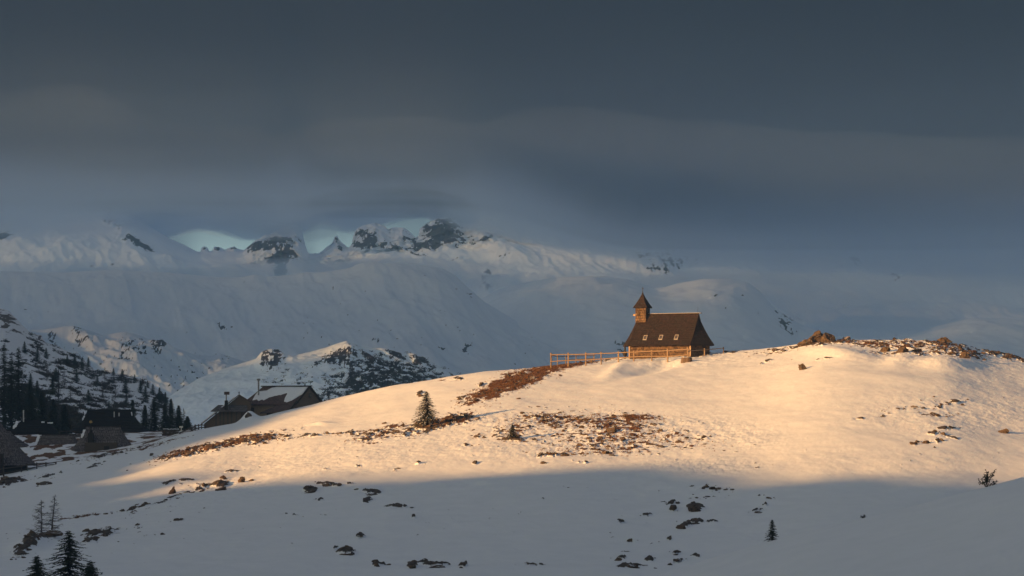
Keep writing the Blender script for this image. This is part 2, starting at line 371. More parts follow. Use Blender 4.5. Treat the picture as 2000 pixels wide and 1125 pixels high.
# patches of bare ground: px, row, rx, ry, angle(deg, up to the right), rock density, grass density
PATCH = [
 (1010, 746, 92, 18, 21, 0.20, 0.86), (950, 771, 52, 11, 22, 0.25, 0.72), (1075, 719, 62, 8, 9, 0.25, 0.95), (1125, 708, 44, 5, 5, 0.2, 0.9), (1190, 703, 40, 3, 4, 0.3, 0.3), (905, 778, 22, 3, 10, .4, .3),
 (1120, 840, 165, 38, -3, 0.18, 0.25), (1205, 832, 80, 28, -3, 0.30, 0.42), (1190, 862, 100, 20, 0, .30, .28), (1100, 822, 90, 14, 0, 0.3, 0.4), (1320, 858, 85, 18, -6, 0.18, 0.28), (1005, 842, 46, 16, 8, 0.3, 0.3), (1170, 880, 110, 10, 2, .2, .3),
 (1060, 815, 60, 8, 0, .4, .3), (1245, 815, 50, 7, 0, .2, .6), (1010, 858, 30, 5, 0, .5, .3), (1080, 890, 40, 5, 0, .5, .3),
 (430, 870, 112, 9, 12, 0.52, 0.45), (360, 884, 60, 8, 14, .5, .5), (500, 861, 60, 9, 8, 0.5, 0.5), (590, 852, 70, 5, 5, 0.4, 0.25), (680, 846, 60, 6, 4, 0.4, 0.2),
 (735, 850, 60, 14, 14, 0.38, 0.35), (770, 832, 30, 6, 6, .3, .4), (800, 845, 40, 10, 10, 0.4, 0.35), (885, 820, 52, 11, 8, 0.55, 0.6), (835, 830, 30, 10, 6, 0.9, 0.5),
 (230, 886, 70, 4, 14, 0.25, 0.3), (300, 870, 60, 5, 14, 0.15, 0.5), (15, 941, 34, 7, 12, 0.8, 0.2), (85, 945, 20, 5, 15, 0.6, 0.0), (95, 928, 25, 3, 10, .5, 0), (205, 892, 40, 3, 12, .5, 0), (190, 908, 22, 3, 20, .5, 0),
 (405, 948, 60, 9, 10, 0.35, 0.2), (350, 942, 40, 5, 8, 0.6, 0.2), (430, 945, 22, 6, 5, 0.8, 0.1), (340, 970, 60, 7, 18, 0.3, 0.1), (275, 986, 55, 5, 10, 0.40, 0.1), (230, 998, 60, 4, 8, .3, .2), (160, 1006, 50, 3.5, 8, 0.2, 0.6),
 (255, 1003, 25, 3, 35, .4, 0), (195, 1043, 42, 11, 12, 0.72, 0.2), (178, 1060, 20, 8, 10, .6, .2), (60, 1072, 46, 9, 25, 0.7, 0.25), (95, 1052, 26, 5, 5, 0.9, 0.2), (30, 1078, 20, 4, 10, .5, 0), (28, 1090, 20, 4, 5, .4, .2),
 (250, 1030, 45, 4, 5, .25, 0), (345, 1017, 22, 3, 5, .4, .1), (300, 1045, 40, 4, 0, .15, 0), (290, 1005, 90, 8, 10, .10, 0),
 (605, 957, 17, 6, 0, 0.9, 0), (640, 946, 26, 4, -10, 0.7, 0), (680, 945, 20, 2.5, 0, .5, 0), (725, 962, 24, 6, -5, 0.7, 0), (717, 979, 14, 4, 20, 0.8, 0), (780, 992, 28, 4, -4, 0.6, 0), (622, 975, 16, 2.5, 0, 0.6, 0), (578, 1006, 20, 3, -12, 0.5, 0), (808, 1013, 6, 3, -20, .8, 0),
 (675, 1083, 22, 5, 10, 1.0, 0), (703, 1051, 11, 4, 15, 1.1, 0), (655, 1076, 10, 2, 15, .6, 0), (740, 1111, 18, 3, 8, 0.8, 0), (805, 1114, 14, 5, 10, 0.9, 0), (855, 1111, 34, 4, -3, 0.9, 0), (905, 1116, 12, 5, 0, .9, 0), (830, 1103, 50, 1.6, 0, .6, 0),
 (1040, 1114, 30, 5, 5, 0.6, 0), (1230, 1111, 28, 5, 8, 0.8, 0), (1358, 990, 21, 8, 0, 0.9, 0), (1340, 1025, 16, 5, 10, 0.9, 0), (1360, 1018, 18, 4, 0, 0.8, 0), (1314, 992, 9, 5, 20, 0.9, 0), (1315, 982, 15, 3, 8, .7, 0),
 (1395, 955, 55, 9, 0, 0.25, 0.15), (1370, 968, 40, 7, 0, .25, 0), (1480, 998, 18, 4, 8, 0.7, 0), (1492, 986, 22, 2.5, 0, .6, 0), (1500, 972, 25, 4, -10, .3, 0), (1390, 1019, 20, 3, 0, .4, 0), (1306, 1053, 9, 3, 0, .9, 0), (1250, 1060, 80, 30, 10, 0.07, 0),
 (1320, 1100, 40, 3, 20, .5, 0), (1363, 1083, 14, 4, 0, .6, 0), (1320, 1080, 8, 4, 0, .8, 0), (1270, 1095, 12, 4, 0, .7, 0), (1215, 1090, 12, 5, 15, .7, 0), (1240, 1055, 30, 4, 5, .3, 0), (1262, 1006, 16, 4, 8, .5, 0), (1213, 1022, 9, 3, 15, .9, 0),
 (1530, 682, 60, 5, 8, 0.35, 0.35), (1595, 668, 34, 7, 8, 0.6, 0.5), (1650, 667, 45, 5, 0, 0.5, 0.4), (1700, 672, 40, 6, 0, .4, .5), (1750, 672, 95, 8, -2, 0.42, 0.45), (1850, 678, 70, 10, -10, 0.5, 0.4), (1885, 693, 46, 9, -8, 0.55, 0.35),
 (1960, 694, 60, 6, -14, 0.6, 0.3), (2030, 712, 50, 6, -15, .6, .3), (1800, 690, 60, 6, 0, 0.4, 0.3), (1720, 688, 36, 6, 0, .3, .3), (1420, 687, 60, 3, 3, 0.35, 0.25), (1370, 694, 30, 3, 8, .4, .2), (1495, 706, 14, 2.5, 20, .5, .2), (1610, 702, 24, 2, 5, .35, .1), (1602, 678, 10, 3, 0, .6, .3), (1550, 700, 8, 2, 10, .3, .2),
 (1840, 790, 55, 8, 3, 0.22, 0.2), (1780, 797, 45, 5, 3, 0.30, 0.2), (1735, 808, 25, 3, 15, .35, .2), (1830, 810, 40, 5, 0, 0.25, 0.2), (1870, 786, 24, 4, 0, .5, .2), (1815, 862, 34, 5, 3, 0.35, .1), (1830, 850, 22, 3, -5, 0.5, 0.1), (1860, 857, 14, 2, -10, .6, 0), (1852, 838, 24, 2.5, 0, .4, 0), (1676, 817, 16, 2.5, 0, .4, .1), (1950, 800, 70, 14, 0, .06, .05),
 (870, 745, 16, 2, 3, .3, .4), (895, 742, 10, 2, 0, .5, .3), (820, 768, 8, 3, 20, .6, .2), (940, 753, 6, 2, 25, .7, .2), (935, 850, 18, 4, 4, .3, .3), (910, 868, 24, 2.5, -3, .3, .2), (820, 905, 10, 2, 0, .6, .2), (770, 917, 14, 2, 5, .3, .2), (700, 910, 12, 2, 0, .5, .2), (650, 917, 20, 2, 3, .4, .2), (450, 920, 14, 2, 5, .5, .2), (930, 902, 8, 2, 0, .5, .1), (1140, 905, 12, 2, 0, .6, .2),
 (770, 880, 360, 32, 2, 0.012, 0.006), (1600, 880, 400, 40, 0, 0.006, 0), (400, 1040, 500, 60, 3, 0.006, 0), (1150, 1000, 300, 60, 0, 0.006, 0),
]
ROUGH = [(1100, 860, 330, 40, 0, 1.0), (640, 895, 300, 30, 3, 0.8), (1380, 845, 130, 30, -5, 1.3), (1380, 910, 110, 18, 0, 1.3), (1860, 810, 180, 40, 0, 0.9), (420, 960, 130, 25, 10, .8), (1950, 770, 140, 60, 0, .5), (1350, 700, 140, 16, 2, .9), (1800, 700, 200, 18, -5, 1.0), (950, 820, 60, 14, 0, 1.3), (560, 840, 60, 8, 8, .8), (1700, 900, 250, 30, 0, .35)]
PATCH = [(b[0], b[1], b[2]*0.78, b[3]*0.78)+b[4:] if b[1] > 932 and b[2] < 90 else b for b in PATCH]
def blobs(px, row, lst, power=2.0):
    out = np.zeros((len(lst[0])-5,)+px.shape, np.float32)
    for b in lst:
        cx, cy, rx, ry, an = b[:5]; a = math.radians(an)
        m = (np.abs(px-cx) < rx*2.2+ry*2) & (np.abs(row-cy) < ry*2.2+rx*2.2*abs(math.sin(a)))
        dx = px[m]-cx; dy = -(row[m]-cy)
        u = (dx*math.cos(a)+dy*math.sin(a))/rx; v = (-dx*math.sin(a)+dy*math.cos(a))/ry
        w = np.exp(-((u*u+v*v)**1.5)*0.75)
        for k in range(out.shape[0]):
            o = out[k]; o[m] = np.maximum(o[m], w*b[5+k])
    return out
def dens_mask(n, d, sd=0.30):
    """n: noise about -1..1; d: density -> 0..1 mask"""
    thr = sd*(0.5-np.clip(d, 0, 1.2))*3.3
    m = sstep(-0.06, 0.06, n-thr)
    return np.where(d < 0.003, 0, m)

pxs = np.concatenate([np.linspace(-5200, -60, 60)[:-1], np.linspace(-60, 2060, 1440), np.linspace(2060, 7200, 60)[1:]])
Ys = np.concatenate([np.linspace(3, 245, 110)[:-1], np.linspace(245, 475, 640), np.linspace(475, 640, 130)[1:], np.linspace(640, 1500, 50)[1:]])
PX, YY = np.meshgrid(pxs, Ys)
XX = (PX-CX)/F*YY
ZZ = hill_base(PX, YY)
RW = HR-ZZ/YY*F
RW = np.where(YY < 600, RW, 0)
RWP = np.where(YY <= smooth_interp(YC, PX, 90), RW, 2*smooth_interp(SKY, PX, 22)-RW-3)      # ground just past the crest repeats the crest's patches
RWP = np.where((PX < 330) & (YY > smooth_interp(YC, PX, 90)), RW, RWP)
pat = blobs(PX, RWP, PATCH); rgh = blobs(PX, RWP, ROUGH)[0]
nA = fbm(XX*0.75, YY*0.34, 5, 3, 0.62); nB = fbm(XX*0.6+40, YY*0.30, 5, 13, 0.62)
rockm = dens_mask(nA, pat[0]); grassm = dens_mask(nB, pat[1])
grassm = grassm*(1-rockm*0.6)
# big soft drifts, ripples, bumps of the bare patches
inside = sstep(150, 250, YY)
disp = 0.55*fbm(XX/26, YY/34, 3, 21)+0.13*fbm(XX/7, YY/11, 3, 31)
disp += 0.032*fbm(XX/2.2+YY/9, YY/3.0, 4, 41, 0.6)+0.030*sstep(-0.1, 0.5, fbm(XX/18, YY/24, 3, 43))*fbm(XX/1.0+YY/5, YY/1.3, 3, 42)
bare = np.clip(pat[0]+pat[1], 0, 1)
disp += rgh*(0.13*fbm(XX/1.5, YY/2.2, 4, 51, 0.6))
disp += np.clip(bare*1.5, 0, 1)*(0.26*fbm(XX/2.0, YY/3.2, 4, 61, 0.6))
disp += rockm*(0.22+0.22*ridged(XX/1.3, YY/1.9, 4, 71))*np.clip(pat[0]*1.4, 0.25, 1)
disp += grassm*0.05
# the wind-cut cornice below the fence and the hollow beside it
lineY = row_to_Y(PX, interp([(880, 775), (960, 752), (1020, 746), (1060, 741), (1110, 738), (1150, 742), (1180, 744), (1195, 752), (1205, 766), (1240, 775)], PX))
dY = YY-lineY
cm = sstep(930, 1060, PX)*sstep(1235, 1180, PX)
disp += cm*0.0
def gau(cx, cy, rx, ry, an):
    a = math.radians(an); dx = PX-cx; dy = -(RW-cy)
    u = (dx*math.cos(a)+dy*math.sin(a))/rx; v = (-dx*math.sin(a)+dy*math.cos(a))/ry
    return np.exp(-(u*u+v*v))*(YY < smooth_interp(YC, PX, 90))
disp += -0.75*gau(1270, 721, 62, 8, 16)+0.35*gau(1205, 722, 30, 9, 30)+0.3*gau(1330, 703, 22, 6, 0)
disp += 0.9*gau(1640, 690, 60, 12, -5)+0.9*gau(1850, 712, 60, 10, -3)+0.5*gau(1760, 705, 30, 12, 10)
disp += 0.8*gau(470, 812, 36, 9, 14)*0+0.35*gau(625, 828, 22, 3, 5)
disp += 1.0*gau(60, 1068, 30, 10, 10)+0.7*gau(1000, 1120, 400, 18, 0)
disp += 0.38*np.exp(-((PX-1290)/62)**2-((YY-446)/5)**2)
disp *= inside
ZZ = ZZ+disp
# snow bank between hill edge and lodge
ZZ = ZZ+1.55*np.exp(-(((PX-486)/17)**2+((YY-453)/6)**2))
hidden = (YY > smooth_interp(YC, PX, 90)+6) & (PX > 640)
rockm = np.where(hidden, 0, rockm); grassm = np.where(hidden, 0, grassm)
# trodden earth between the village huts
vil = (YY > smooth_interp(YC, PX, 90)) & (PX < 420) & (YY < 600)
vg = sstep(-0.08, 0.1, fbm(XX/3.0, YY/4.0, 4, 91))*vil
grassm = np.maximum(grassm, vg*0.8)
V = np.stack([XX.ravel(), YY.ravel(), ZZ.ravel()], 1)
mask = np.stack([rockm.ravel(), grassm.ravel(), rgh.ravel()], 1)
hill = np_mesh('ground', V, grid_faces(*PX.shape), M_HILL, mask=mask); tag(hill, kind='structure')
def ground(px, Y):
    """height of the displaced sheet"""
    j = np.clip(np.searchsorted(pxs, px)-1, 0, len(pxs)-2); i = np.clip(np.searchsorted(Ys, Y)-1, 0, len(Ys)-2)
    a = (px-pxs[j])/(pxs[j+1]-pxs[j]); b = (Y-Ys[i])/(Ys[i+1]-Ys[i])
    return float((ZZ[i, j]*(1-a)+ZZ[i, j+1]*a)*(1-b)+(ZZ[i+1, j]*(1-a)+ZZ[i+1, j+1]*a)*b)
def on_hill(px, row):
    Y = float(row_to_Y(px, row)); return ((px-CX)/F*Y, Y, ground(px, Y))

# near slope in the lower right corner
NSK = [(1150, 1190), (1300, 1118), (1400, 1086), (1500, 1058), (1600, 1032), (1700, 1008), (1800, 985), (1900, 958), (2000, 930), (2400, 840), (3500, 760)]
def near_base(px, Y):
    ys = smooth_interp(NSK, px, 30)
    t = (212-Y)/60.0
    row = ys+np.where(t > 0, 260*np.clip(t, 0, None)**1.2, 0)
    z = (HR-row)/F*Y
    return np.where(Y > 212, z-((Y-212)**2)*0.012, z)
pn = np.linspace(1150, 3500, 420); yn = np.linspace(60, 262, 150)
PN, YN = np.meshgrid(pn, yn); XN = (PN-CX)/F*YN
ZN0 = near_base(PN, YN)+0.10*fbm(XN/7, YN/12, 3, 5)*1.0+0.02*fbm(XN/1.5, YN/3, 3, 7)
lump = blobs(PN, HR-ZN0/YN*F, [(1960, 1095, 90, 30, 10, 1.0), (1890, 1115, 40, 12, 10, .8)])[0]
ZN = ZN0+0.14*lump*np.clip(fbm(XN/0.8, YN/2.4, 4, 9), 0, 1)*2
ZN = ZN-30*sstep(120, 62, YN)
ns = np_mesh('snow_slope', np.stack([XN.ravel(), YN.ravel(), ZN.ravel()], 1), grid_faces(*PN.shape), M_HILL, mask=np.zeros((PN.size, 3)))
tag(ns, kind='structure')
def near_z(px, Y): return float(near_base(np.array([float(px)]), np.array([float(Y)]))[0])

# wide snow plain under everything, out to the horizon
def base_sheet():
    X, Yv = np.meshgrid(np.linspace(-4850, 4850, 140), np.linspace(-900, 4600, 90))
    Z = -44+9*fbm(X/300, Yv/300, 3, 77)
    o = np_mesh('valley_floor', np.stack([X.ravel(), Yv.ravel(), Z.ravel()], 1), grid_faces(*X.shape), M_MTN, mask=np.zeros((X.size, 3)))
    tag(o, kind='structure')
base_sheet()

# ------------------------------------------------------------------ unseen ridge to the south-west, profile shaped to cast the foreground shadow
def sh(p):
    a = p[0]*DH[0]+p[1]*DH[1]; s = p[0]*EH[0]+p[1]*EH[1]
    return s, p[2]+a*TE
bound = [(245, 936), (300, 968), (420, 925), (560, 930), (700, 934), (850, 934), (950, 932), (1050, 926), (1130, 915), (1220, 905), (1300, 903), (1370, 908), (1440, 922), (1540, 938), (1650, 951), (1740, 953), (1820, 944), (1900, 935), (2000, 925), (2080, 915)]
pts = sorted(sh(on_hill(*b)) for b in bound)
up = [(300, 905), (380, 872), (450, 846), (520, 822), (600, 803), (640, 785)]
for b in up: pts.append(sh(on_hill(*b)))
pts = sorted(pts)
s_arr = np.array([p[0] for p in pts]); h_arr = np.array([p[1] for p in pts])
bs = np.arange(s_arr.min(), s_arr.max(), 4.0)
hs = np.array([np.average(h_arr, weights=np.exp(-((s_arr-b)/3.5)**2)+1e-12) for b in bs])
print('SHADOW', [(round(float(a)), round(float(b), 1)) for a, b in zip(bs, hs)][::3])
smin, smax = bs[0], bs[-1]
prof_s = np.concatenate([[-6000, -2600, -1550, -1300, -1150, -950, -700, -520, -440], [min(smin-12, -398)], bs, [smax+30, smax+120, 300, 2500]])
prof_h = np.concatenate([[100, 110, 122, 160, 156, 135, 108, 85, 66], [hs[0]+8], hs, [hs[-1]+5, hs[-1]+12, 60, 70]])
AR = -260.0
def ridge_mesh():
    s = np.unique(np.concatenate([np.linspace(-5200, -460, 60), np.arange(-460, -180, 2.0), np.linspace(-180, 560, 40)]))
    H = np.interp(s, prof_s, prof_h)-AR*TE
    q = np.linspace(-1, 1, 41)
    S, Q = np.meshgrid(s, q, indexing='ij'); HH = H[:, None]
    w = 210.0
    A = AR+Q*w
    Z = HH-(HH+60)*np.abs(Q)**1.25-1.2*np.clip(np.abs(Q)*6, 0, 1)*np.abs(fbm(S/40, Q*3, 4, 88))*8
    X = A*DH[0]+S*EH[0]; Yv = A*DH[1]+S*EH[1]
    o = np_mesh('shadow_ridge', np.stack([X.ravel(), Yv.ravel(), Z.ravel()], 1), grid_faces(*S.shape), M_MTN,
                mask=np.stack([sstep(0.1, 0.3, fbm(S/18, Q*12, 4, 89)).ravel(), np.zeros(S.size), np.zeros(S.size)], 1))
    tag(o, kind='structure')
ridge_mesh()

# ------------------------------------------------------------------ mountains
def mountain(name, sky, px0, px1, ncol, Y0, Y1, row0, nrow, prof, disp_fn, rocks=None, veg=None, mat=M_MTN, Yb=None, rs=60., smoothcrest=1.0, blur=60, sharp=0.72):
    px = np.linspace(px0, px1, ncol); t = np.linspace(0, 1.12, nrow)
    PXm, T = np.meshgrid(px, t)
    ys1 = interp(sky, PXm)
    yb = smooth_interp(sky, PXm, blur); ym = smooth_interp(sky, PXm, 9)
    ys = yb+(ym-yb)*sstep(sharp-0.08, 1.0, T)+(ys1-ym)*sstep(0.965, 1.0, T)
    tt = np.clip(T, 0, 1)
    g = np.interp(tt, [p[0] for p in prof], [p[1] for p in prof])
    y1 = interp(Y1, PXm) if isinstance(Y1, list) else Y1
    Yv = Y0+(y1-Y0)*T
    row = row0-(row0-ys)*g
    Z = (HR-row)/F*Yv
    X = (PXm-CX)/F*Yv
    back = np.clip(T-1, 0, 1)/0.12
    Z = Z-back*back*120-back*20
    fade = sstep(1.0, 0.93, T)
    z, y = disp_fn(X, Yv, T, PXm, row)
    rm = np.zeros_like(X); vm = np.zeros_like(X)
    if rocks:
        d = blobs(PXm, row, rocks)[0]
        ang = X/rs+Z/rs*0.5
        n = fbm(X/rs*2.6+Z/rs, Z/rs*3.4+Yv/rs*0.4, 6, 7, 0.75)+0.30*fbm(X/rs*9+Z/rs*3, Z/rs*2.5, 3, 17)
        rm = dens_mask(n, d*0.92, 0.30)*(T <= 1.0)
        crag = np.clip(d*1.6, 0, 1)*(T <= 1.01)
        y = y-crag*rs*0.35*ridged(X/rs*1.7, Z/rs*1.2, 5, 27)
        Z = Z+crag*rs*0.05*fbm(X/rs*4, Z/rs*4, 3, 37)
    if veg:
        d = blobs(PXm, row, veg)[0]
        vm = dens_mask(fbm(X/4.5, Yv/14+Z/4, 4, 47, 0.75), d*0.80, 0.30)*(T <= 1.0)
    Z = Z+z*fade*smoothcrest; Yv2 = Yv+y
    V = np.stack([X.ravel(), Yv2.ravel(), Z.ravel()], 1)
    o = np_mesh(name, V, grid_faces(*X.shape), mat, mask=np.stack([rm.ravel(), vm.ravel(), rm.ravel()*0], 1))
    tag(o, kind='structure')
    return o, px, t, X, Yv2, Z, vm

S1 = [(-600, 400), (-200, 404), (0, 405), (100, 400), (200, 405), (245, 418), (275, 432), (300, 447), (330, 465), (360, 478), (384, 491), (392, 492), (394, 484), (400, 481), (407, 484), (409, 491), (417, 489), (419, 482), (428, 482), (440, 488), (448, 484), (458, 481), (467, 487), (480, 489),
      (490, 481), (503, 470), (522, 461), (545, 452), (565, 442), (582, 440), (591, 450), (595, 472), (603, 496), (624, 497), (640, 483), (652, 476), (657, 463), (661, 461), (665, 471), (677, 481), (688, 491), (691, 466), (697, 450), (715, 440), (735, 437), (752, 443), (759, 450), (768, 445), (790, 447), (804, 457), (811, 464), (818, 464),
      (822, 448), (835, 438), (850, 430), (872, 424), (888, 430), (899, 438), (915, 439), (927, 436), (930, 426), (945, 412), (965, 405), (1000, 420), (1100, 445), (1400, 455), (2200, 470), (2700, 480)]
R1 = [(535, 483, 46, 14, 8, 0.75), (555, 510, 36, 24, 35, 0.85), (548, 532, 20, 14, 60, .8), (505, 486, 22, 12, 20, .8), (575, 475, 20, 16, 0, .35), (718, 478, 32, 18, 20, 0.80), (765, 486, 34, 12, -10, 0.6), (705, 458, 18, 12, 0, .5), (740, 455, 20, 8, 0, .3), (798, 463, 18, 12, -40, .6), (800, 490, 22, 16, -40, .45),
      (868, 462, 42, 24, -12, 0.95), (835, 488, 36, 16, 0, 0.8), (880, 445, 24, 12, -30, .8), (815, 510, 22, 6, -20, 0.6), (940, 475, 24, 7, 20, .65), (665, 488, 14, 6, -30, .5), (660, 470, 6, 8, 0, .6), (915, 468, 14, 5, 10, .5),
      (265, 480, 38, 11, -22, 0.8), (215, 435, 26, 7, -20, 0.55), (250, 462, 26, 10, -30, 0.35), (10, 470, 14, 12, 0, 0.8), (195, 518, 26, 7, 8, 0.28), (60, 455, 10, 6, 0, .2),
      (1285, 524, 56, 34, 0, 0.50), (1270, 505, 34, 22, 20, .45), (1300, 545, 30, 16, 0, .5), (950, 560, 14, 24, 0, 0.55), (975, 510, 30, 14, 60, 0.32), (930, 535, 30, 8, 0, .2), (890, 518, 12, 4, 0, .4),
      (1668, 522, 14, 14, -40, 0.7), (1700, 540, 30, 10, -20, 0.28), (1740, 560, 16, 10, 0, .35), (1645, 540, 8, 5, 0, .5), (1810, 580, 14, 4, 0, .2), (1700, 632, 12, 5, 0, .35), (1215, 490, 12, 10, 30, .25), (1550, 632, 26, 12, -30, .35),
      (401, 486, 8, 5, 0, .6), (424, 486, 7, 5, 0, .6), (457, 486, 9, 4, 0, .6), (1100, 690, 80, 30, 0, .08)]
def d1(X, Y, T, PXm, row):
    a = sstep(0.0, 0.2, T)
    w = X+0.35*Y
    z = a*(26*fbm(X/420+3, Y/620, 3, 101)+14*ridged(X/110+Y/500, Y/300, 4, 102)+4*fbm(X/35, Y/60, 3, 103))
    z = z*(1-0.75*sstep(0.80, 0.9, T))
    y = 60*fbm(X/260, T*3, 3, 104)*a*(1-sstep(0.85, 0.95, T)*0.7)
    pk = sstep(0.80, 0.88, T)*sstep(460, 500, PXm)*sstep(1150, 950, PXm)
    y = y-pk*34*ridged(X/34+T*2, T*26+X/90, 5, 105)
    z = z+pk*5*fbm(X/16, T*40, 4, 106)*(1-sstep(0.985, 1.0, T))
    return z, y
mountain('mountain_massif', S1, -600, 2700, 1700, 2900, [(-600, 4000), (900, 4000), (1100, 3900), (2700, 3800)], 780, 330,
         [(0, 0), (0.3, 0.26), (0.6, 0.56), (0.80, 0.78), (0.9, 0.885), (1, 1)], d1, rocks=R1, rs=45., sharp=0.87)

S2 = [(820, 690), (900, 610), (940, 583), (970, 566), (1010, 555), (1060, 546), (1110, 542), (1180, 540), (1230, 546), (1280, 561), (1300, 560), (1325, 553), (1370, 546), (1430, 544), (1462, 551), (1485, 568), (1510, 598), (1550, 628), (1620, 655), (1700, 665), (1780, 655), (1840, 634), (1900, 620), (1960, 622), (2100, 640), (2400, 700)]
def d2(X, Y, T, PXm, row):
    return (10*fbm(X/150, Y/170, 4, 111, 0.55)+2*fbm(X/30, Y/40, 3, 113)), 40*fbm(X/120, T*2, 3, 112)
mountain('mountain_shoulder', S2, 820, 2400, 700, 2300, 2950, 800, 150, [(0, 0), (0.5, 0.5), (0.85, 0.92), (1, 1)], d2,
         rocks=[(1215, 678, 30, 12, -20, 0.40), (1250, 640, 50, 20, 0, .07), (1535, 630, 24, 14, -30, 0.55), (1400, 600, 100, 20, 0, .05), (1390, 580, 10, 3, 15, .5), (1600, 655, 40, 6, 0, .3)], rs=35.)
S3 = [(-500, 505), (-200, 520), (0, 529), (120, 531), (230, 527), (330, 532), (430, 541), (520, 538), (580, 535), (640, 529), (700, 522), (760, 517), (820, 516), (865, 524), (890, 538), (905, 553), (945, 588), (1000, 621), (1050, 643), (1110, 668), (1200, 690), (1300, 710)]
def d3(X, Y, T, PXm, row):
    return (13*fbm(X/190+1, Y/260, 3, 121)+5.5*ridged(X/75+Y/350, Y/500, 4, 125)+6*fbm(X/60+Y/200, Y/110, 3, 122)+1.2*fbm(X/16, Y/25, 3, 124)), 30*fbm(X/160, T*2, 3, 123)
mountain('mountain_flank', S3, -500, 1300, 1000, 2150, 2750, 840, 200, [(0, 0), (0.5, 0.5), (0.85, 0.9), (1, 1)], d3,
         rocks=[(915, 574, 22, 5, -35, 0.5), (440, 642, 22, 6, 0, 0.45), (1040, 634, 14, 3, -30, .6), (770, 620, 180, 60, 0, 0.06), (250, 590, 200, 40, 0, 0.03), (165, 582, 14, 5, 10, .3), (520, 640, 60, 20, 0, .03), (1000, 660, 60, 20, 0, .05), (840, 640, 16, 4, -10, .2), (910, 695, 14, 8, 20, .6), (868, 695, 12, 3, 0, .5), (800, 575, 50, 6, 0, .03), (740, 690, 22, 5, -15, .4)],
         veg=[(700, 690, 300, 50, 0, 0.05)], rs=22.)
# sunlit spurs low on the left
S4 = [(-300, 600), (0, 636), (60, 644), (90, 642), (120, 637), (145, 636), (175, 645), (205, 655), (228, 650), (250, 648), (275, 655), (300, 666), (318, 666), (345, 680), (380, 692), (410, 694), (430, 690), (460, 700), (500, 712), (560, 730), (640, 790), (700, 830)]
def d4(X, Y, T, PXm, row):
    return (15*ridged(X/70+Y/200, Y/330, 5, 131)-7+3.0*fbm(X/14, Y/24, 4, 132)), 24*fbm(X/50, T*3, 3, 133)
mountain('mountain_spur', S4, -300, 700, 700, 1250, 2050, 880, 220, [(0, 0), (0.5, 0.45), (1, 1)], d4,
         rocks=[(158, 652, 26, 16, -40, 0.50), (103, 655, 14, 10, -50, 0.6), (262, 686, 30, 24, -40, 0.50), (190, 680, 40, 20, -30, .16), (230, 720, 50, 20, -30, .2), (312, 684, 22, 12, 15, 0.7), (240, 705, 12, 10, 0, .5), (285, 700, 20, 8, 20, .4), (120, 665, 26, 12, 50, .2), (400, 730, 60, 30, 0, .10), (350, 760, 80, 40, 0, 0.05), (385, 688, 10, 6, 30, .4), (445, 705, 16, 10, -30, .35)],
         veg=[(400, 770, 120, 60, 0, 0.30), (420, 740, 100, 24, 0, .22), (350, 720, 100, 40, 0, .14), (200, 690, 120, 30, 0, .10)], rs=14.)
S5 = [(330, 775), (390, 738), (450, 716), (500, 700), (512, 686), (530, 681), (548, 683), (558, 692), (570, 694), (600, 688), (630, 679), (655, 671), (677, 665), (690, 670), (705, 676), (730, 680), (752, 680), (780, 688), (810, 690), (838, 702), (850, 712), (880, 722), (930, 742), (1000, 770)]
def d5(X, Y, T, PXm, row):
    return (6*ridged(X/50+Y/200, Y/200, 4, 141)-3+1.2*fbm(X/10, Y/16, 4, 142)), 16*fbm(X/30, T*3, 3, 143)
MT5 = mountain('rocky_spur', S5, 330, 1000, 640, 1150, 1560, 850, 220, [(0, 0), (0.5, 0.48), (1, 1)], d5,
         rocks=[(662, 700, 36, 17, 15, 0.80), (625, 714, 18, 8, 20, 0.6), (690, 720, 22, 14, -50, .6), (532, 698, 24, 18, 0, 0.75), (725, 700, 30, 6, -30, 0.75), (770, 690, 24, 5, -15, .85), (820, 702, 22, 8, -20, 0.8), (700, 735, 40, 22, -35, 0.42), (780, 725, 50, 18, -10, 0.30), (585, 745, 20, 12, 0, .35), (740, 752, 60, 16, -10, .4)],
         veg=[(780, 730, 100, 36, -10, 0.72), (720, 755, 90, 30, 0, 0.78), (650, 772, 70, 22, 20, 0.6), (570, 745, 70, 34, 0, .25), (820, 745, 70, 24, 0, .7), (880, 740, 60, 20, 0, .4)], rs=11.)

# wooded hillside behind the village
S6 = [(-500, 520), (-100, 580), (0, 602), (18, 606), (38, 626), (60, 650), (80, 655), (87, 668), (112, 676), (140, 690), (165, 704), (183, 722), (200, 725), (240, 731), (280, 742), (300, 752), (320, 768), (330, 785), (345, 812), (375, 835), (430, 850), (480, 870)]
def d6(X, Y, T, PXm, row):
    return (2.2*fbm(X/22, Y/40, 4, 151, 0.6)+0.5*fbm(X/4, Y/7, 3, 152)), 6*fbm(X/15, T*3, 3, 153)
MT6 = mountain('wooded_hillside', S6, -500, 480, 620, 560, 900, 872, 300, [(0, 0), (0.3, 0.22), (1, 1)], d6,
         rocks=[(18, 625, 30, 16, -35, 0.65), (30, 640, 24, 10, -40, .5), (75, 668, 16, 12, -40, .6), (0, 615, 30, 20, -20, .4), (60, 790, 80, 40, 0, .15), (140, 770, 60, 20, 0, .15)],
         veg=[(170, 740, 190, 60, -14, 0.50), (75, 670, 30, 12, -30, 0.65), (150, 718, 60, 12, -25, .75), (260, 770, 90, 34, -20, 0.36), (60, 730, 90, 60, 0, 0.5), (318, 780, 14, 24, -50, .8), (90, 805, 120, 38, -20, 1.05), (180, 790, 120, 20, 0, .6), (60, 770, 60, 26, -20, .9), (20, 680, 60, 30, 0, .3), (230, 735, 80, 6, -8, .55), (110, 690, 60, 20, -20, .4)], mat=M_WOODED, rs=7.)

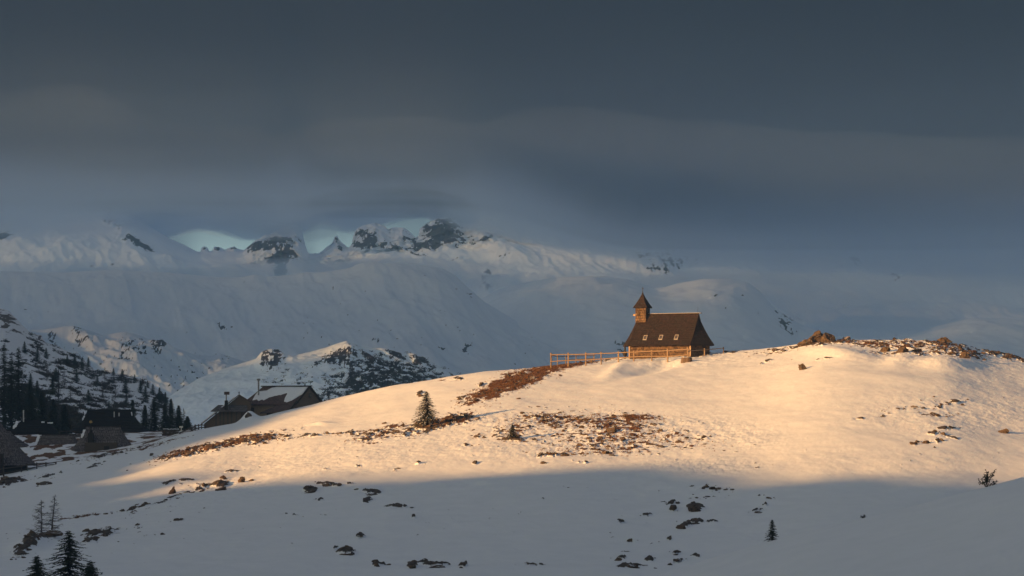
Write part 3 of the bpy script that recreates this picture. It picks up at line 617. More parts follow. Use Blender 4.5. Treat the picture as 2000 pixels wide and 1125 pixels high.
# ------------------------------------------------------------------ cloud deck and haze
def vol_mat(name, color, dens, aniso=0.0):
    m = bpy.data.materials.new(name); m.use_nodes = True; nt = m.node_tree
    for n in list(nt.nodes): nt.nodes.remove(n)
    o = nt.nodes.new('ShaderNodeOutputMaterial'); v = nt.nodes.new('ShaderNodeVolumePrincipled')
    v.inputs['Color'].default_value = (*color, 1); v.inputs['Density'].default_value = dens; v.inputs['Anisotropy'].default_value = aniso
    v.inputs['Density Attribute'].default_value = ''
    nt.links.new(v.outputs[0], o.inputs['Volume'])
    m.cycles.homogeneous_volume = True
    return m
def cloud_deck():
    m = vol_mat('cloud vapour', (0.57, 0.73, 0.94), 0.0050, 0.4)
    xs = np.linspace(-4200, 3600, 261); ys = np.concatenate([np.linspace(900, 3000, 60), np.linspace(3000, 4350, 60)[1:]])
    X, Y = np.meshgrid(xs, ys)
    U = X/Y
    right = sstep(-0.02, 0.03, U)
    B = np.interp(Y, [900, 1500, 2400, 3300, 5000], [520, 480, 400, 268, 268])
    low = interp([(-0.3, 225), (-0.178, 236), (-0.14, 258), (-0.12, 262), (-0.09, 262), (-0.078, 245), (-0.07, 262), (-0.05, 268), (-0.03, 272), (-0.018, 262), (-0.005, 238), (0.02, 214), (0.05, 192), (0.09, 184), (0.12, 176), (0.18, 164), (0.3, 155)], U)
    B = B+(low-268)*sstep(2000, 3300, Y)
    B = B+(16*fbm(X/260, Y/320, 4, 201)+7*fbm(X/90, Y/110, 3, 202))*(0.15+0.85*sstep(3100, 3700, Y))
    # lets the light strip behind the peaks through
    cut = sstep(-0.15, -0.12, U)*sstep(0.0, -0.02, U)
    B = B+cut*sstep(3900, 4250, Y)*sum(h*np.exp(-((U-c)/w)**2) for c, w, h in ((-0.034, 0.011, 40), (-0.068, 0.008, 28), (-0.108, 0.013, 24), (-0.05, 0.03, 6)))+cut*sstep(3800, 4250, Y)*22*fbm(U*90+3, Y/400, 4, 205, 0.6)
    Tp = B+125+80*sstep(3000, 3900, Y)*(1-0.5*cut)+60*right+45*sstep(-0.12, -0.16, U)+8*fbm(X/400, Y/400, 3, 203)
    edge = np.minimum.reduce([sstep(-4200, -3700, X), sstep(3600, 3100, X), sstep(900, 1150, Y)])
    Tp = B+2+(Tp-B)*edge*np.clip((Y-2300)/1700, 0, 1)**1.4*(1-0.88*sstep(3650, 4330, Y))
    nr, nc = X.shape
    Vb = np.stack([X.ravel(), Y.ravel(), B.ravel()], 1); Vt = np.stack([X.ravel(), Y.ravel(), Tp.ravel()], 1)
    Vv = np.concatenate([Vb, Vt]); n = nr*nc
    fb = grid_faces(nr, nc)[:, ::-1]; ft = grid_faces(nr, nc)+n
    per = [j for j in range(nc)]+[i*nc+nc-1 for i in range(1, nr)]+[(nr-1)*nc+j for j in range(nc-2, -1, -1)]+[i*nc for i in range(nr-2, 0, -1)]
    per = np.array(per); nx = np.roll(per, -1)
    side = np.stack([per, nx, nx+n, per+n], 1)
    o = np_mesh('cloud', Vv, np.concatenate([fb, ft, side]), m); tag(o, kind='structure')
cloud_deck()
def haze():
    m = vol_mat('mountain air', (0.42, 0.74, 1.0), 0.00013, 0.75)
    b = MB(); b.box((0, 1850, 160), (9900, 5700, 460))
    o = b.build('haze', m); tag(o, kind='stuff')
haze()
def added_sun_veil():
    """unseen thin cloud added in the west to dim the sun on the mountains"""
    m = vol_mat('added veil vapour', (0.85, 0.88, 0.92), 0.0017, 0.5)
    a = np.linspace(0, 2*np.pi, 49); t = np.linspace(-np.pi/2, np.pi/2, 25)
    A, T = np.meshgrid(a, t, indexing='ij')
    r = 1+0.12*fbm(np.cos(A)*2+5, np.sin(A)*2+T*2, 3, 301)
    X = -2250+r*np.cos(A)*np.cos(T)*1250; Yv = 1330+r*np.sin(A)*np.cos(T)*1300; Z = 260+np.sin(T)*230*r
    o = np_mesh('cloud', np.stack([X.ravel(), Yv.ravel(), Z.ravel()], 1), grid_faces(*X.shape)[:, ::-1], m); tag(o, kind='structure')
added_sun_veil()
def mist(blobs_):
    """thin low mist hanging on the crests"""
    m = vol_mat('mist vapour', (0.66, 0.82, 0.97), 0.0026, 0.4)
    a = np.linspace(0, 2*np.pi, 49); t = np.linspace(-np.pi/2, np.pi/2, 25); A, T = np.meshgrid(a, t, indexing='ij')
    for i, (px, row, Y, rx, ry, rz_) in enumerate(blobs_):
        c = P(px, row, Y); k = Y/F
        n = fbm(np.cos(A)*1.6+i*9, np.sin(A)*1.6+T*1.7, 3, 400+i); w = sstep(0, 0.6, np.cos(T))
        r = 1+0.30*n*w
        X = c[0]+r*np.cos(A)*np.cos(T)*rx*k; Yv = c[1]+r*np.sin(A)*np.cos(T)*ry; Z = c[2]+np.sin(T)*rz_*k*(1+0.25*w*n)
        o = np_mesh('mist', np.stack([X.ravel(), Yv.ravel(), Z.ravel()], 1), grid_faces(*X.shape)[:, ::-1], m); tag(o, kind='structure')
mist([(60, 545, 2950, 330, 200, 30), (300, 552, 2950, 260, 200, 26), (900, 560, 2960, 160, 160, 26), (700, 525, 2900, 260, 150, 22), (620, 545, 2980, 300, 220, 34), (420, 590, 2900, 260, 200, 40), (820, 535, 3000, 190, 200, 26), (1120, 560, 3080, 260, 180, 26), (1420, 560, 3080, 200, 180, 30), (1650, 570, 3250, 520, 220, 34), (1850, 620, 3000, 330, 180, 26), (560, 445, 3820, 110, 120, 26), (985, 425, 3800, 130, 160, 40), (200, 660, 2120, 240, 130, 30), (1600, 620, 3000, 260, 200, 50)])
def added_dark_cloud():  # added dark layer, absorbs light to grade the sky darker upwards
    m = vol_mat('sky darkening vapour', (0.075, 0.13, 0.23), 0.0105, 0.3)
    xs = np.linspace(-3800, 3200, 161); ys = np.linspace(1300, 4150, 90)
    X, Y = np.meshgrid(xs, ys)
    B = np.interp(Y, [1300, 2000, 3000, 3600, 4150], [305, 286, 280, 271, 292])-55*sstep(-0.02, 0.05, X/Y)*sstep(2000, 3300, Y)+2*fbm(X/420, Y/500, 2, 211)
    Tp = B+3+(52*np.clip((4150-Y)/2500, 0, 1)**1.8*sstep(1300, 1450, Y))*sstep(-3800, -3300, X)*sstep(3200, 2700, X)*(1+0.16*fbm(X/800+4, Y/600, 2, 213))
    nr, nc = X.shape; n = nr*nc
    Vv = np.concatenate([np.stack([X.ravel(), Y.ravel(), B.ravel()], 1), np.stack([X.ravel(), Y.ravel(), Tp.ravel()], 1)])
    fb = grid_faces(nr, nc)[:, ::-1]; ft = grid_faces(nr, nc)+n
    per = [j for j in range(nc)]+[i*nc+nc-1 for i in range(1, nr)]+[(nr-1)*nc+j for j in range(nc-2, -1, -1)]+[i*nc for i in range(nr-2, 0, -1)]
    per = np.array(per); nx = np.roll(per, -1)
    o = np_mesh('cloud', Vv, np.concatenate([fb, ft, np.stack([per, nx, nx+n, per+n], 1)]), m); tag(o, kind='structure')
added_dark_cloud()

# ------------------------------------------------------------------ buildings
def eave_poly(hl, ex, hw):
    r = [(hl, -hw), (hl+ex*0.50, -hw*0.80), (hl+ex*0.85, -hw*0.46), (hl+ex, 0), (hl+ex*0.85, hw*0.46), (hl+ex*0.50, hw*0.80), (hl, hw)]
    return r+[(-x, -y) for x, y in r]
PROF = [(0, 0), (0.30, 0.235), (0.62, 0.555), (1, 1)]
def hut_roof(hl, ex, hw, ze, zr, gab=0.10, prof=PROF, th=0.16, courses=8, lip=0.10, pl=None):
    b = MB(); pl = pl or eave_poly(hl, ex, hw); n = len(pl); rings = []
    pr = []
    for i in range(courses):                      # every course of boards overhangs the one below it
        h0, h1 = i/courses, (i+1)/courses; L = lip/(zr-ze)
        f0 = float(np.interp(h0, [p[1] for p in prof], [p[0] for p in prof])); f1 = float(np.interp(h1, [p[1] for p in prof], [p[0] for p in prof]))
        pr.append((f0, h0+(L if i else 0))); pr.append((f1, h1))
    prof = pr
    rings.append([(x, y, ze-th) for x, y in pl])
    for f, h in prof:
        ring = []
        for x, y in pl:
            rx = max(-hl, min(hl, x)); end = abs(x) > hl+0.01 or abs(abs(x)-hl) < 0.01 and False
            z = ze+(zr-ze)*h*((1-gab) if end else 1)
            ring.append((x+(rx-x)*f, y*(1-f), z))
        rings.append(ring)
    vs = [v for r in rings for v in r]; fs = []
    for i in range(len(rings)-1):
        for k in range(n):
            a, c = i*n+k, i*n+(k+1) % n
            fs.append((a, c, c+n, a+n))
    fs.append(tuple(range(n))[::-1])
    b.add(vs, fs)
    return b
def wall_prism(pl, z0, z1):
    b = MB(); n = len(pl)
    b.add([(x, y, z0) for x, y in pl]+[(x, y, z1) for x, y in pl], [(k, (k+1) % n, (k+1) % n+n, k+n) for k in range(n)]+[tuple(range(n, 2*n))])
    return b
def roof_y(f_h, hw, prof=PROF):
    """y on the front slope for a height fraction"""
    f = np.interp(f_h, [p[1] for p in prof], [p[0] for p in prof]); return -hw*(1-f)

def chapel():
    Y = 452.0; cx = (1306.5-CX)/F*450; z0 = 9.75; rz = math.radians(-25)
    r = empty('chapel', (cx, Y, z0), rz)
    tag(r, 'small dark shingled wooden chapel with a pointed bell turret on the sunlit hilltop', 'chapel')
    hl, ex, hw, ze, zr = 5.2, 2.55, 3.85, 2.02, 6.95
    pl = [(hl, -hw), (hl+ex*0.34, -hw*0.67), (hl+ex*0.68, -hw*0.33), (hl+ex, 0), (hl+ex*0.68, hw*0.33), (hl+ex*0.34, hw*0.67), (hl, hw)]
    pl = pl+[(-x, -y) for x, y in pl]
    roof = hut_roof(hl, ex, hw, ze, zr, gab=0.13, courses=14, lip=0.035, pl=pl).build('roof', M_CHROOF, r, uv=True)
    rc = MB(); rc.box((0.1, 0, zr+0.04), (2*hl+0.7, 0.34, 0.10)); rc.build('ridge_cap', M_OLD, roof)
    sn = MB(); sn.box((0.9, 0.09, zr+0.10), (2*hl-1.4, 0.10, 0.035)); sn.build('snow_cover', M_SNOW, roof)
    bm = MB(); bm.box((-hl-0.32, -0.1, zr-0.1), (0.75, 0.26, 0.30)); bm.build('ridge_beam', M_PLANKL, roof)
    for X in (-2.75, -0.1, 2.5):
        zc = ze+1.12; yc = roof_y(1.12/(zr-ze), hw); sl = math.atan2((zr-ze)*0.32, hw*0.32*1.0)
        R = Matrix.Rotation(math.atan2((zr-ze)*0.32, hw*0.32), 3, 'X')
        w = MB()
        for dx, dy, sx, sy in ((-0.27, 0, 0.08, 0.90), (0.27, 0, 0.08, 0.90), (0, 0.41, 0.46, 0.08), (0, -0.41, 0.46, 0.09)):
            w.box(Vector((X, yc, zc))+R @ Vector((dx, dy, 0.07)), (sx, sy, 0.16), rot=R)
        f = w.build('skylight', M_FRAME, roof)
        g = MB(); g.box(Vector((X, yc, zc))+R @ Vector((0, 0, 0.055)), (0.47, 0.74, 0.04), rot=R); g.build('pane', M_GLASS, f)
        sl_ = MB(); sl_.box(Vector((X, yc, zc))+R @ Vector((0, -0.50, 0.05)), (0.68, 0.09, 0.09), rot=R); sl_.build('sill', M_FRAME, f)
    wl = wall_prism([(-5.3, -3.2), (5.0, -3.2), (6.0, -1.6), (6.95, 0.1), (6.0, 1.8), (5.0, 3.2), (-5.3, 3.2)], -1.2, ze+0.3).build('wall', M_CHWALL, r, uv=True)
    for xx in (-5.27, 5.0):
        cb = MB(); cb.box((xx, -3.24, 0.55), (0.20, 0.12, 3.2)); cb.build('corner_board', M_PLANKL, wl)
    d = MB(); d.box((-5.36, 0.2, 0.85), (0.1, 1.2, 2.1)); d.build('door', M_DARK, wl)
    for yy in (-1.75, 1.75):
        c = MB(); c.tube([(-6.65, yy, -0.6), (-6.65, yy, 0.25), (-6.65, yy, 0.42), (-6.65, yy, 0.62), (-6.65, yy, 0.85), (-6.65, yy, 1.05), (-6.65, yy, 1.2), (-6.65, yy, 2.25)],
                         [0.15, 0.15, 0.30, 0.37, 0.34, 0.20, 0.13, 0.15], 10)
        c.build('porch_column', M_DARK, r)
    # bell turret
    tw = 0.88; tx = -4.35; zt = 8.15
    t = MB(); t.box((tx, 0, (zt+4.6)/2), (2*tw, 2*tw, zt-4.6)); t = t.build('bell_turret', M_CHWALL, r, uv=True)
    for sgn in (-1, 1):
        lv = MB(); lv.box((tx+sgn*(tw+0.012), 0, 7.35), (0.03, 0.7, 0.9)); lv.build('louvre', M_DARK, t)
    sp = MB(); e = 1.16; rings = [(e, zt-0.22), (e, zt-0.1), (e*0.70, zt+0.5), (e*0.36, zt+1.28), (e*0.11, zt+1.95), (0.035, zt+2.35)]
    vs = []
    for h, z in rings: vs += [(tx-h, -h, z), (tx+h, -h, z), (tx+h, h, z), (tx-h, h, z)]
    fs = [(3, 2, 1, 0)]
    for i in range(len(rings)-1):
        for k in range(4): fs.append((i*4+k, i*4+(k+1) % 4, i*4+4+(k+1) % 4, i*4+4+k))
    fs.append((20, 21, 22, 23)); sp.add(vs, fs)
    spire = sp.build('spire', M_CHROOF, t, uv=True)
    c = MB(); c.tube([(tx, 0, zt+2.3), (tx, 0, zt+3.15)], 0.035, 6); c.box((tx, 0, zt+2.86), (0.42, 0.06, 0.06)); c.tube([(tx, 0, zt+2.38), (tx, 0, zt+2.48), (tx, 0, zt+2.56)], [0.04, 0.09, 0.04], 6)
    c.build('cross', M_IRON, spire)
    lr = MB(); lr.tube([(5.0, 0, zr), (5.0, 0, zr+1.0)], 0.015, 5); lr.build('lightning_rod', M_IRON, roof)
chapel()

def hut(label, cx_px, Y, hl, ex, hw, ridge_row, eave_row, mat, rz=0.0, cat='hut', snow=(), wall_mat=None, dark_front=None, name='hut'):
    x = (cx_px-CX)/F*Y; zr_ = (HR-ridge_row)/F*Y; ze_ = (HR-eave_row)/F*(Y-hw)
    gz = ground(cx_px, Y)
    base = min(gz, ze_-0.5)
    r = empty(name, (x, Y, base), rz); tag(r, label, cat, 'wooden huts of the village')
    ze, zr = ze_-base, zr_-base
    roof = hut_roof(hl, ex, hw, ze, zr).build('roof', mat, r, uv=True)
    rc = MB(); rc.box((0, 0, zr+0.05), (2*hl+0.5, 0.3, 0.14)); rc.build('ridge_cap', M_DARK, roof)
    pl = [(px_*0.84, py_*0.84) for px_, py_ in eave_poly(hl, ex, hw)]
    wall_prism(pl, -1.5, ze+0.1).build('wall', wall_mat or M_DARK, r)
    for (h0, h1, side, wdt) in snow:      # strips of snow lying along the hip lines
        b = MB(); pts = []
        for h in np.linspace(h0, h1, 6):
            f = float(np.interp(h, [p[1] for p in PROF], [p[0] for p in PROF]))
            exx, eyy = side*(hl+ex*0.50), -hw*0.80
            rx = side*hl; pts.append(Vector((exx+(rx-exx)*f, eyy*(1-f), ze+(zr-ze)*h+0.10)))
        v = []; fcs = []
        for i, p in enumerate(pts):
            ww = wdt*(0.75+0.25*math.sin(i*1.7))
            v += [(p.x-ww*0.5, p.y, p.z), (p.x+ww*0.5, p.y, p.z+0.02), (p.x-ww*0.5, p.y, p.z-0.3), (p.x+ww*0.5, p.y, p.z-0.3)]
        for i in range(len(pts)-1):
            a = i*4; fcs += [(a, a+1, a+5, a+4), (a+2, a+6, a+7, a+3), (a, a+4, a+6, a+2), (a+1, a+3, a+7, a+5)]
        fcs += [(0, 2, 3, 1), (len(v)-4, len(v)-3, len(v)-1, len(v)-2)]
        b.add(v, fcs); b.build('snow_cover', M_SNOW, roof)
    return r, roof, ze, zr, base
def at_local(r, px, row, Y):
    """pixel position at depth Y expressed in the thing's own frame"""
    p = Vector(P(px, row, Y)); M = Matrix.Translation(r.location) @ Matrix.Rotation(r.rotation_euler.z, 4, 'Z')
    return M.inverted() @ p
def pipe(r, parent, px, row0, row1, Y, rad, mat, cap=0.0, capmat=None, name='chimney'):
    a = at_local(r, px, row0, Y); c = at_local(r, px, row1, Y)
    b = MB(); b.tube([a, c], rad, 8); o = b.build(name, mat, parent)
    if cap:
        k = MB(); k.tube([c+Vector((0, 0, -0.05)), c+Vector((0, 0, 0.0)), c+Vector((0, 0, cap*0.9)), c+Vector((0, 0, cap*1.0))], [rad*1.1, cap, cap, rad], 8); k.build('chimney_cap', capmat or mat, o)
    return o

rA, roofA, zeA, zrA, bA = hut('grey shingled hut with a capped chimney on its front slope, behind the snow bank', 202, 446, 2.7, 2.9, 3.6, 833, 886, M_HUTROOF, snow=((0.62, 0.86, -1, 0.5),), wall_mat=M_PLANK)
yd = -1.9
dz = at_local(rA, 178, 851, 444.2)
b = MB(); b.box((dz.x, dz.y-0.3, dz.z-0.35), (0.78, 1.5, 1.5)); b.tube([(dz.x, dz.y-0.35, dz.z+0.4), (dz.x, dz.y-0.35, dz.z+0.95)], [0.30, 0.12], 8)
ch = b.build('chimney', M_DARK, roofA)
b = MB(); b.tube([(dz.x, dz.y-0.35, dz.z+0.9), (dz.x, dz.y-0.35, dz.z+2.1)], 0.085, 7); b.build('pipe', M_DARK, ch)
b = MB(); b.tube([(dz.x, dz.y-0.35, dz.z+1.95), (dz.x, dz.y-0.35, dz.z+2.05), (dz.x, dz.y-0.35, dz.z+2.3), (dz.x, dz.y-0.35, dz.z+2.36)], [0.1, 0.27, 0.20, 0.05], 9); b.build('chimney_cap', simple_mat('brass cowl', (0.42, 0.28, 0.10), (0.22, 0.15, 0.08), 9), ch)
b = MB(); b.box((0.1, -3.05, zeA+0.55), (4.9, 0.9, 2.3)); b.build('front_wall', M_OLD, rA)
b = MB(); b.box((1.0, -3.55, zeA+0.3), (0.8, 0.12, 1.7)); b.build('door', M_DARK, rA)
sB = hut('low grey shingled hut with a long strip of snow down its left hip', 112, 453, 2.7, 2.6, 3.4, 849, 890, M_HUTROOF, snow=((0.05, 0.97, -1, 0.65),), wall_mat=M_PLANK)
b = MB(); b.box((2.2, -2.9, sB[2]+0.3), (1.9, 1.3, 1.7)); b.build('front_wall', M_DARK, sB[0])
sC = hut('large shingled hut cut by the left edge of the picture, nearest of the village', -42, 423, 3.0, 5.6, 4.6, 812, 908, M_HUTROOF, wall_mat=M_DARK)
b = MB(); b.box((2.6, -4.6, sC[2]-0.2), (3.6, 1.4, 3.6)); b.build('front_wall', M_DARK, sC[0])
hut('low shingled shed between the strip-snow hut and the capped-chimney hut', 150, 462, 1.5, 1.8, 2.6, 850, 872, M_HUTROOF, snow=((0.3, 0.8, -1, 0.35),), wall_mat=M_DARK, cat='shed', name='shed')
sD = hut('small shingled hut half hidden behind the hut at the left edge', 0, 452, 1.6, 3.3, 3.2, 841, 872, M_HUTROOF, wall_mat=M_DARK)
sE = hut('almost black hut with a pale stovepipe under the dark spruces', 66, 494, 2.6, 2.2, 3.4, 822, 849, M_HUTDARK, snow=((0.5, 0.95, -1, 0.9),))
pipe(sE[0], sE[1], 46, 824, 801, 492.5, 0.11, M_PIPE)
b = MB(); q = at_local(sE[0], 84, 824.5, 493.3); b.box((q.x, q.y, q.z), (0.5, 0.4, 0.25)); b.build('snow_cover', M_SNOW, sE[1]); b = MB(); q = at_local(sE[0], 98, 826, 493.6); b.box((q.x, q.y, q.z), (0.9, 0.4, 0.2)); b.build('snow_cover', M_SNOW, sE[1])
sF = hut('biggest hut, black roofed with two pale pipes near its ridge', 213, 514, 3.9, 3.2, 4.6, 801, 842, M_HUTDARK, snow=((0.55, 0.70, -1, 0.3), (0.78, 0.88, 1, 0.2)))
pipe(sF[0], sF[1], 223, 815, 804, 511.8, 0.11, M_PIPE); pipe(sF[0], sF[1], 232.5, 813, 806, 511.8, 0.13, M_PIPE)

def lodge():
    Y = 548.0; cx = (559-CX)/F*Y; sc = Y/F; rz = math.radians(-25)
    z0 = -1.5
    r = empty('lodge', (cx, Y, z0), rz); tag(r, 'long timber lodge with patchy snow on its reddish shingle roof and a gable facing right', 'lodge')
    hl, hw = 5.15, 5.6; zr = (HR-755)*sc-z0; ze = (HR-789.5)*sc-z0
    def slope(f):   # height on the slope, f 0 eave .. 1 ridge
        return ze+(zr-ze)*(f*0.86+0.14*f*f)
    b = MB(); fr = [0, 0.34, 0.67, 1.0]
    xl = lambda f: -hl-1.6*(1-f)
    for sg in (-1, 1):
        for i in range(3):
            a, c = fr[i], fr[i+1]
            v = [(xl(a), sg*hw*(1-a), slope(a)), (hl, sg*hw*(1-a), slope(a)), (hl, sg*hw*(1-c), slope(c)), (xl(c), sg*hw*(1-c), slope(c))]
            v += [(x, y, z-0.22) for x, y, z in v]
            b.add(v, [(0, 1, 2, 3), (7, 6, 5, 4), (0, 4, 5, 1), (2, 6, 7, 3), (1, 5, 6, 2), (0, 3, 7, 4)] if sg < 0 else [(3, 2, 1, 0), (4, 5, 6, 7), (1, 5, 4, 0), (3, 7, 6, 2), (2, 6, 5, 1), (4, 7, 3, 0)])
    v = [(xl(0)-0.6, -hw*0.7, ze-0.1), (xl(0)-0.6, hw*0.7, ze-0.1), (-hl-0.02, 0, zr-0.15), (xl(0)+0.1, -hw, ze), (xl(0)+0.1, hw, ze)]
    b.add(v, [(0, 2, 1), (3, 2, 0), (1, 2, 4)])
    roof = b.build('roof', M_LODGE, r, uv=True)
    b = MB(); b.box((0.05, 0, zr+0.08), (2*hl+0.8, 0.4, 0.2)); b.build('ridge_cap', M_DARK, roof)
    b = MB()
    for sg in (-1, 1): b.bar((hl+0.06, sg*hw*1.03, ze-0.15), (hl+0.06, 0, zr-0.02), 0.12, 0.34)
    b.build('verge_board', M_DARK, roof)
    # snow sheet with a ragged lower edge
    nx = 70; ny = 14; rows = []
    random.seed(5)
    xs = np.linspace(-hl-0.2, hl-0.35, nx)
    low = interp([(-5.4, 0.62), (-5.0, 0.22), (-4.2, 0.30), (-3.4, 0.20), (-2.9, 0.30), (-2.5, 0.22), (-1.8, 0.42), (-0.8, 0.50), (0.2, 0.55), (1.2, 0.66), (1.5, 0.62), (1.7, 0.36), (2.2, 0.16), (2.9, 0.10), (3.7, 0.22), (4.3, 0.45), (4.9, 0.62)], xs)+0.04*fbm(xs*1.7, xs*0, 3, 5)
    up = interp([(-5.4, 0.80), (-5.0, 0.76), (-3.6, 0.80), (-3.0, 0.94), (-2.0, 0.985), (4.9, 0.985)], xs)
    vt = []
    for j in range(ny):
        g = j/(ny-1)
        for i, X in enumerate(xs):
            f = low[i]+(up[i]-low[i])*g
            edge = min(g*6, (1-g)*6, 1, i/3.0, (nx-1-i)/3.0)
            vt.append((X, -hw*(1-f), slope(f)+0.03+0.16*max(0, edge)))
    vb = [(x, y, slope(1+y/hw)-0.05) for x, y, z in vt]
    n = nx*ny; g = grid_faces(ny, nx)
    per = [j for j in range(nx)]+[i*nx+nx-1 for i in range(1, ny)]+[(ny-1)*nx+j for j in range(nx-2, -1, -1)]+[i*nx for i in range(ny-2, 0, -1)]
    per = np.array(per); nxp = np.roll(per, -1)
    np_mesh('snow_cover', np.array(vt+vb), np.concatenate([g, g[:, ::-1]+n, np.stack([nxp, per, per+n, nxp+n], 1)]), M_SNOW, parent=roof)
    b = wall_prism([(-6.2, -4.9), (4.8, -4.9), (4.8, 4.9), (-6.2, 4.9)], -3, ze+0.25); b.build('wall', M_PLANKL, r)
    gb = MB(); gb.add([(4.82, -4.9, ze-0.5), (4.82, 4.9, ze-0.5), (4.82, 4.9, ze+0.3), (4.82, 0, zr-0.25), (4.82, -4.9, ze+0.3)], [(0, 1, 2, 3, 4)])
    gb = MB(); gb.add([(x, y, z) for x in (4.78, 4.98) for y, z in ((-5.0, -2.5), (5.0, -2.5), (5.0, ze+0.25), (0, zr-0.2), (-5.0, ze+0.25))], [(5, 6, 7, 8, 9), (4, 3, 2, 1, 0), (0, 1, 6, 5), (1, 2, 7, 6), (2, 3, 8, 7), (3, 4, 9, 8), (4, 0, 5, 9)])
    gbo = gb.build('gable_wall', M_PLANK, r)
    w = MB(); w.box((5.03, 0.3, zr-1.7), (0.1, 0.9, 0.8)); wo = w.build('window', M_DARK, gbo)
    w = MB(); w.box((5.09, 0.3, zr-1.7), (0.05, 0.5, 0.5)); w.build('pane', M_GLASS, wo)
    # lean-to roof lower on the right
    b = MB(); zl = (HR-806)*sc-z0
    v = [(-0.6, -9.0, zl), (5.6, -8.4, zl+0.35), (5.4, -4.6, ze+0.35), (1.6, -5.4, ze-0.05)]
    v += [(x, y, z-0.22) for x, y, z in v]
    b.add(v, [(0, 1, 2, 3), (7, 6, 5, 4), (0, 4, 5, 1), (2, 6, 7, 3), (1, 5, 6, 2), (0, 3, 7, 4)])
    lo = b.build('lean_to_roof', M_LODGE, r, uv=True)
    b = MB(); b.bar((5.5, -8.6, zl+0.3), (4.95, -4.7, ze+0.55), 0.18, 0.25); b.build('verge_board', M_DARK, lo)
    b = wall_prism([(0.4, -8.2), (4.9, -7.8), (4.9, -4.9), (1.4, -4.9)], -3, zl-0.1); b.build('lean_to_wall', M_DARK, r)
    w = MB(); w.box((-4.75, -4.95, (HR-802)*sc-z0), (1.15, 0.12, 1.1)); wo = w.build('window', M_RUST, r)
    w = MB(); w.box((-4.75, -5.02, (HR-802)*sc-z0), (0.8, 0.05, 0.8)); w.build('pane', M_GLASS, wo)
    p = at_local(r, 505, 770, 546); pipe(r, roof, 505, 772, 743, 546, 0.16, M_METAL, 0.34, M_METAL)
    return r
lodge()
def annex():
    Y = 536.0; sc = Y/F; cx = (467-CX)*sc; z0 = -2.0
    r = empty('cabin', (cx, Y, z0), math.radians(6)); tag(r, 'dark timber cabin with one long snowy roof slope, left of the lodge', 'cabin', None)
    zp = (HR-770)*sc-z0; xl, zl = -7.2, (HR-829)*sc-z0; xr, zr = 2.6, (HR-787)*sc-z0; D = 7.5
    b = MB()
    for (x, z) in ((xl, zl), (xr, zr)):
        v = [(x, -0.5, z), (0, -0.5, zp), (0, D, zp), (x, D, z)]; v += [(a, c, d-0.2) for a, c, d in v]
        f = [(0, 1, 2, 3), (7, 6, 5, 4), (0, 4, 5, 1), (2, 6, 7, 3), (1, 5, 6, 2), (0, 3, 7, 4)]
        b.add(v, f if x < 0 else [tuple(reversed(q)) for q in f])
    roof = b.build('roof', M_LODGE, r, uv=True)
    def on(x): return zl+(zp-zl)*(x-xl)/(0-xl)
    b = MB(); v = [(xl+0.1, -0.42, on(xl+0.1)), (-0.9, -0.42, on(-0.9)), (-0.9, D-0.2, on(-0.9)), (xl+0.1, D-0.2, on(xl+0.1))]
    v = v+[(x, y, z+0.26) for x, y, z in v]; b.add(v, [(4, 5, 6, 7), (0, 1, 5, 4), (1, 2, 6, 5), (2, 3, 7, 6), (3, 0, 4, 7)]); b.build('snow_cover', M_SNOW, roof)
    b = MB(); b.add([(x, y, z) for y in (0.0, D-0.6) for x, z in ((xl+0.7, -3), (xr-0.4, -3), (xr-0.4, zr+0.1), (0, zp-0.25), (xl+0.7, zl+0.15))], [(0, 1, 2, 3, 4), (9, 8, 7, 6, 5), (1, 0, 5, 6), (2, 1, 6, 7), (0, 4, 9, 5)])
    w = b.build('wall', M_PLANK, r)
    z1 = (HR-791)*sc-z0; z2 = (HR-803)*sc-z0
    b = MB(); v = [(-5.3, -1.1, z2), (1.5, -1.1, z2), (1.5, 0.0, z1), (-3.9, 0.0, z1)]; v += [(x, y, z-0.12) for x, y, z in v]
    b.add(v, [(0, 1, 2, 3), (7, 6, 5, 4), (0, 4, 5, 1), (2, 6, 7, 3), (1, 5, 6, 2), (0, 3, 7, 4)]); b.build('pent_roof', M_HUTROOF, r, uv=True)
    b = MB()
    for x in (-4.3, -3.5, -2.9, -2.1, -1.4, -0.5, 0.5): b.box((x, -0.06, z2-1.6), (0.28, 0.08, 2.9))
    b.build('board', M_OLD, w)
    b = MB(); b.tube([(0, -0.4, zp), (0, -0.4, zp+0.5)], 0.07, 6); b.box((0, -0.4, zp+0.3), (0.34, 0.08, 0.08)); b.build('finial', M_DARK, roof)
    b = MB(); q = at_local(r, 442, 791, 534.6); b.box((q.x, q.y, q.z), (0.62, 0.6, 1.7)); c = b.build('chimney', M_DARK, roof)
    pipe(r, c, 442, 788, 771, 534.6, 0.12, M_METAL, 0.0, name='pipe')
    q = at_local(r, 443, 768, 534.6); b = MB(); b.box((q.x, q.y, q.z), (1.0, 0.7, 0.55)); b.build('chimney_cap', M_RUST, c)
annex()

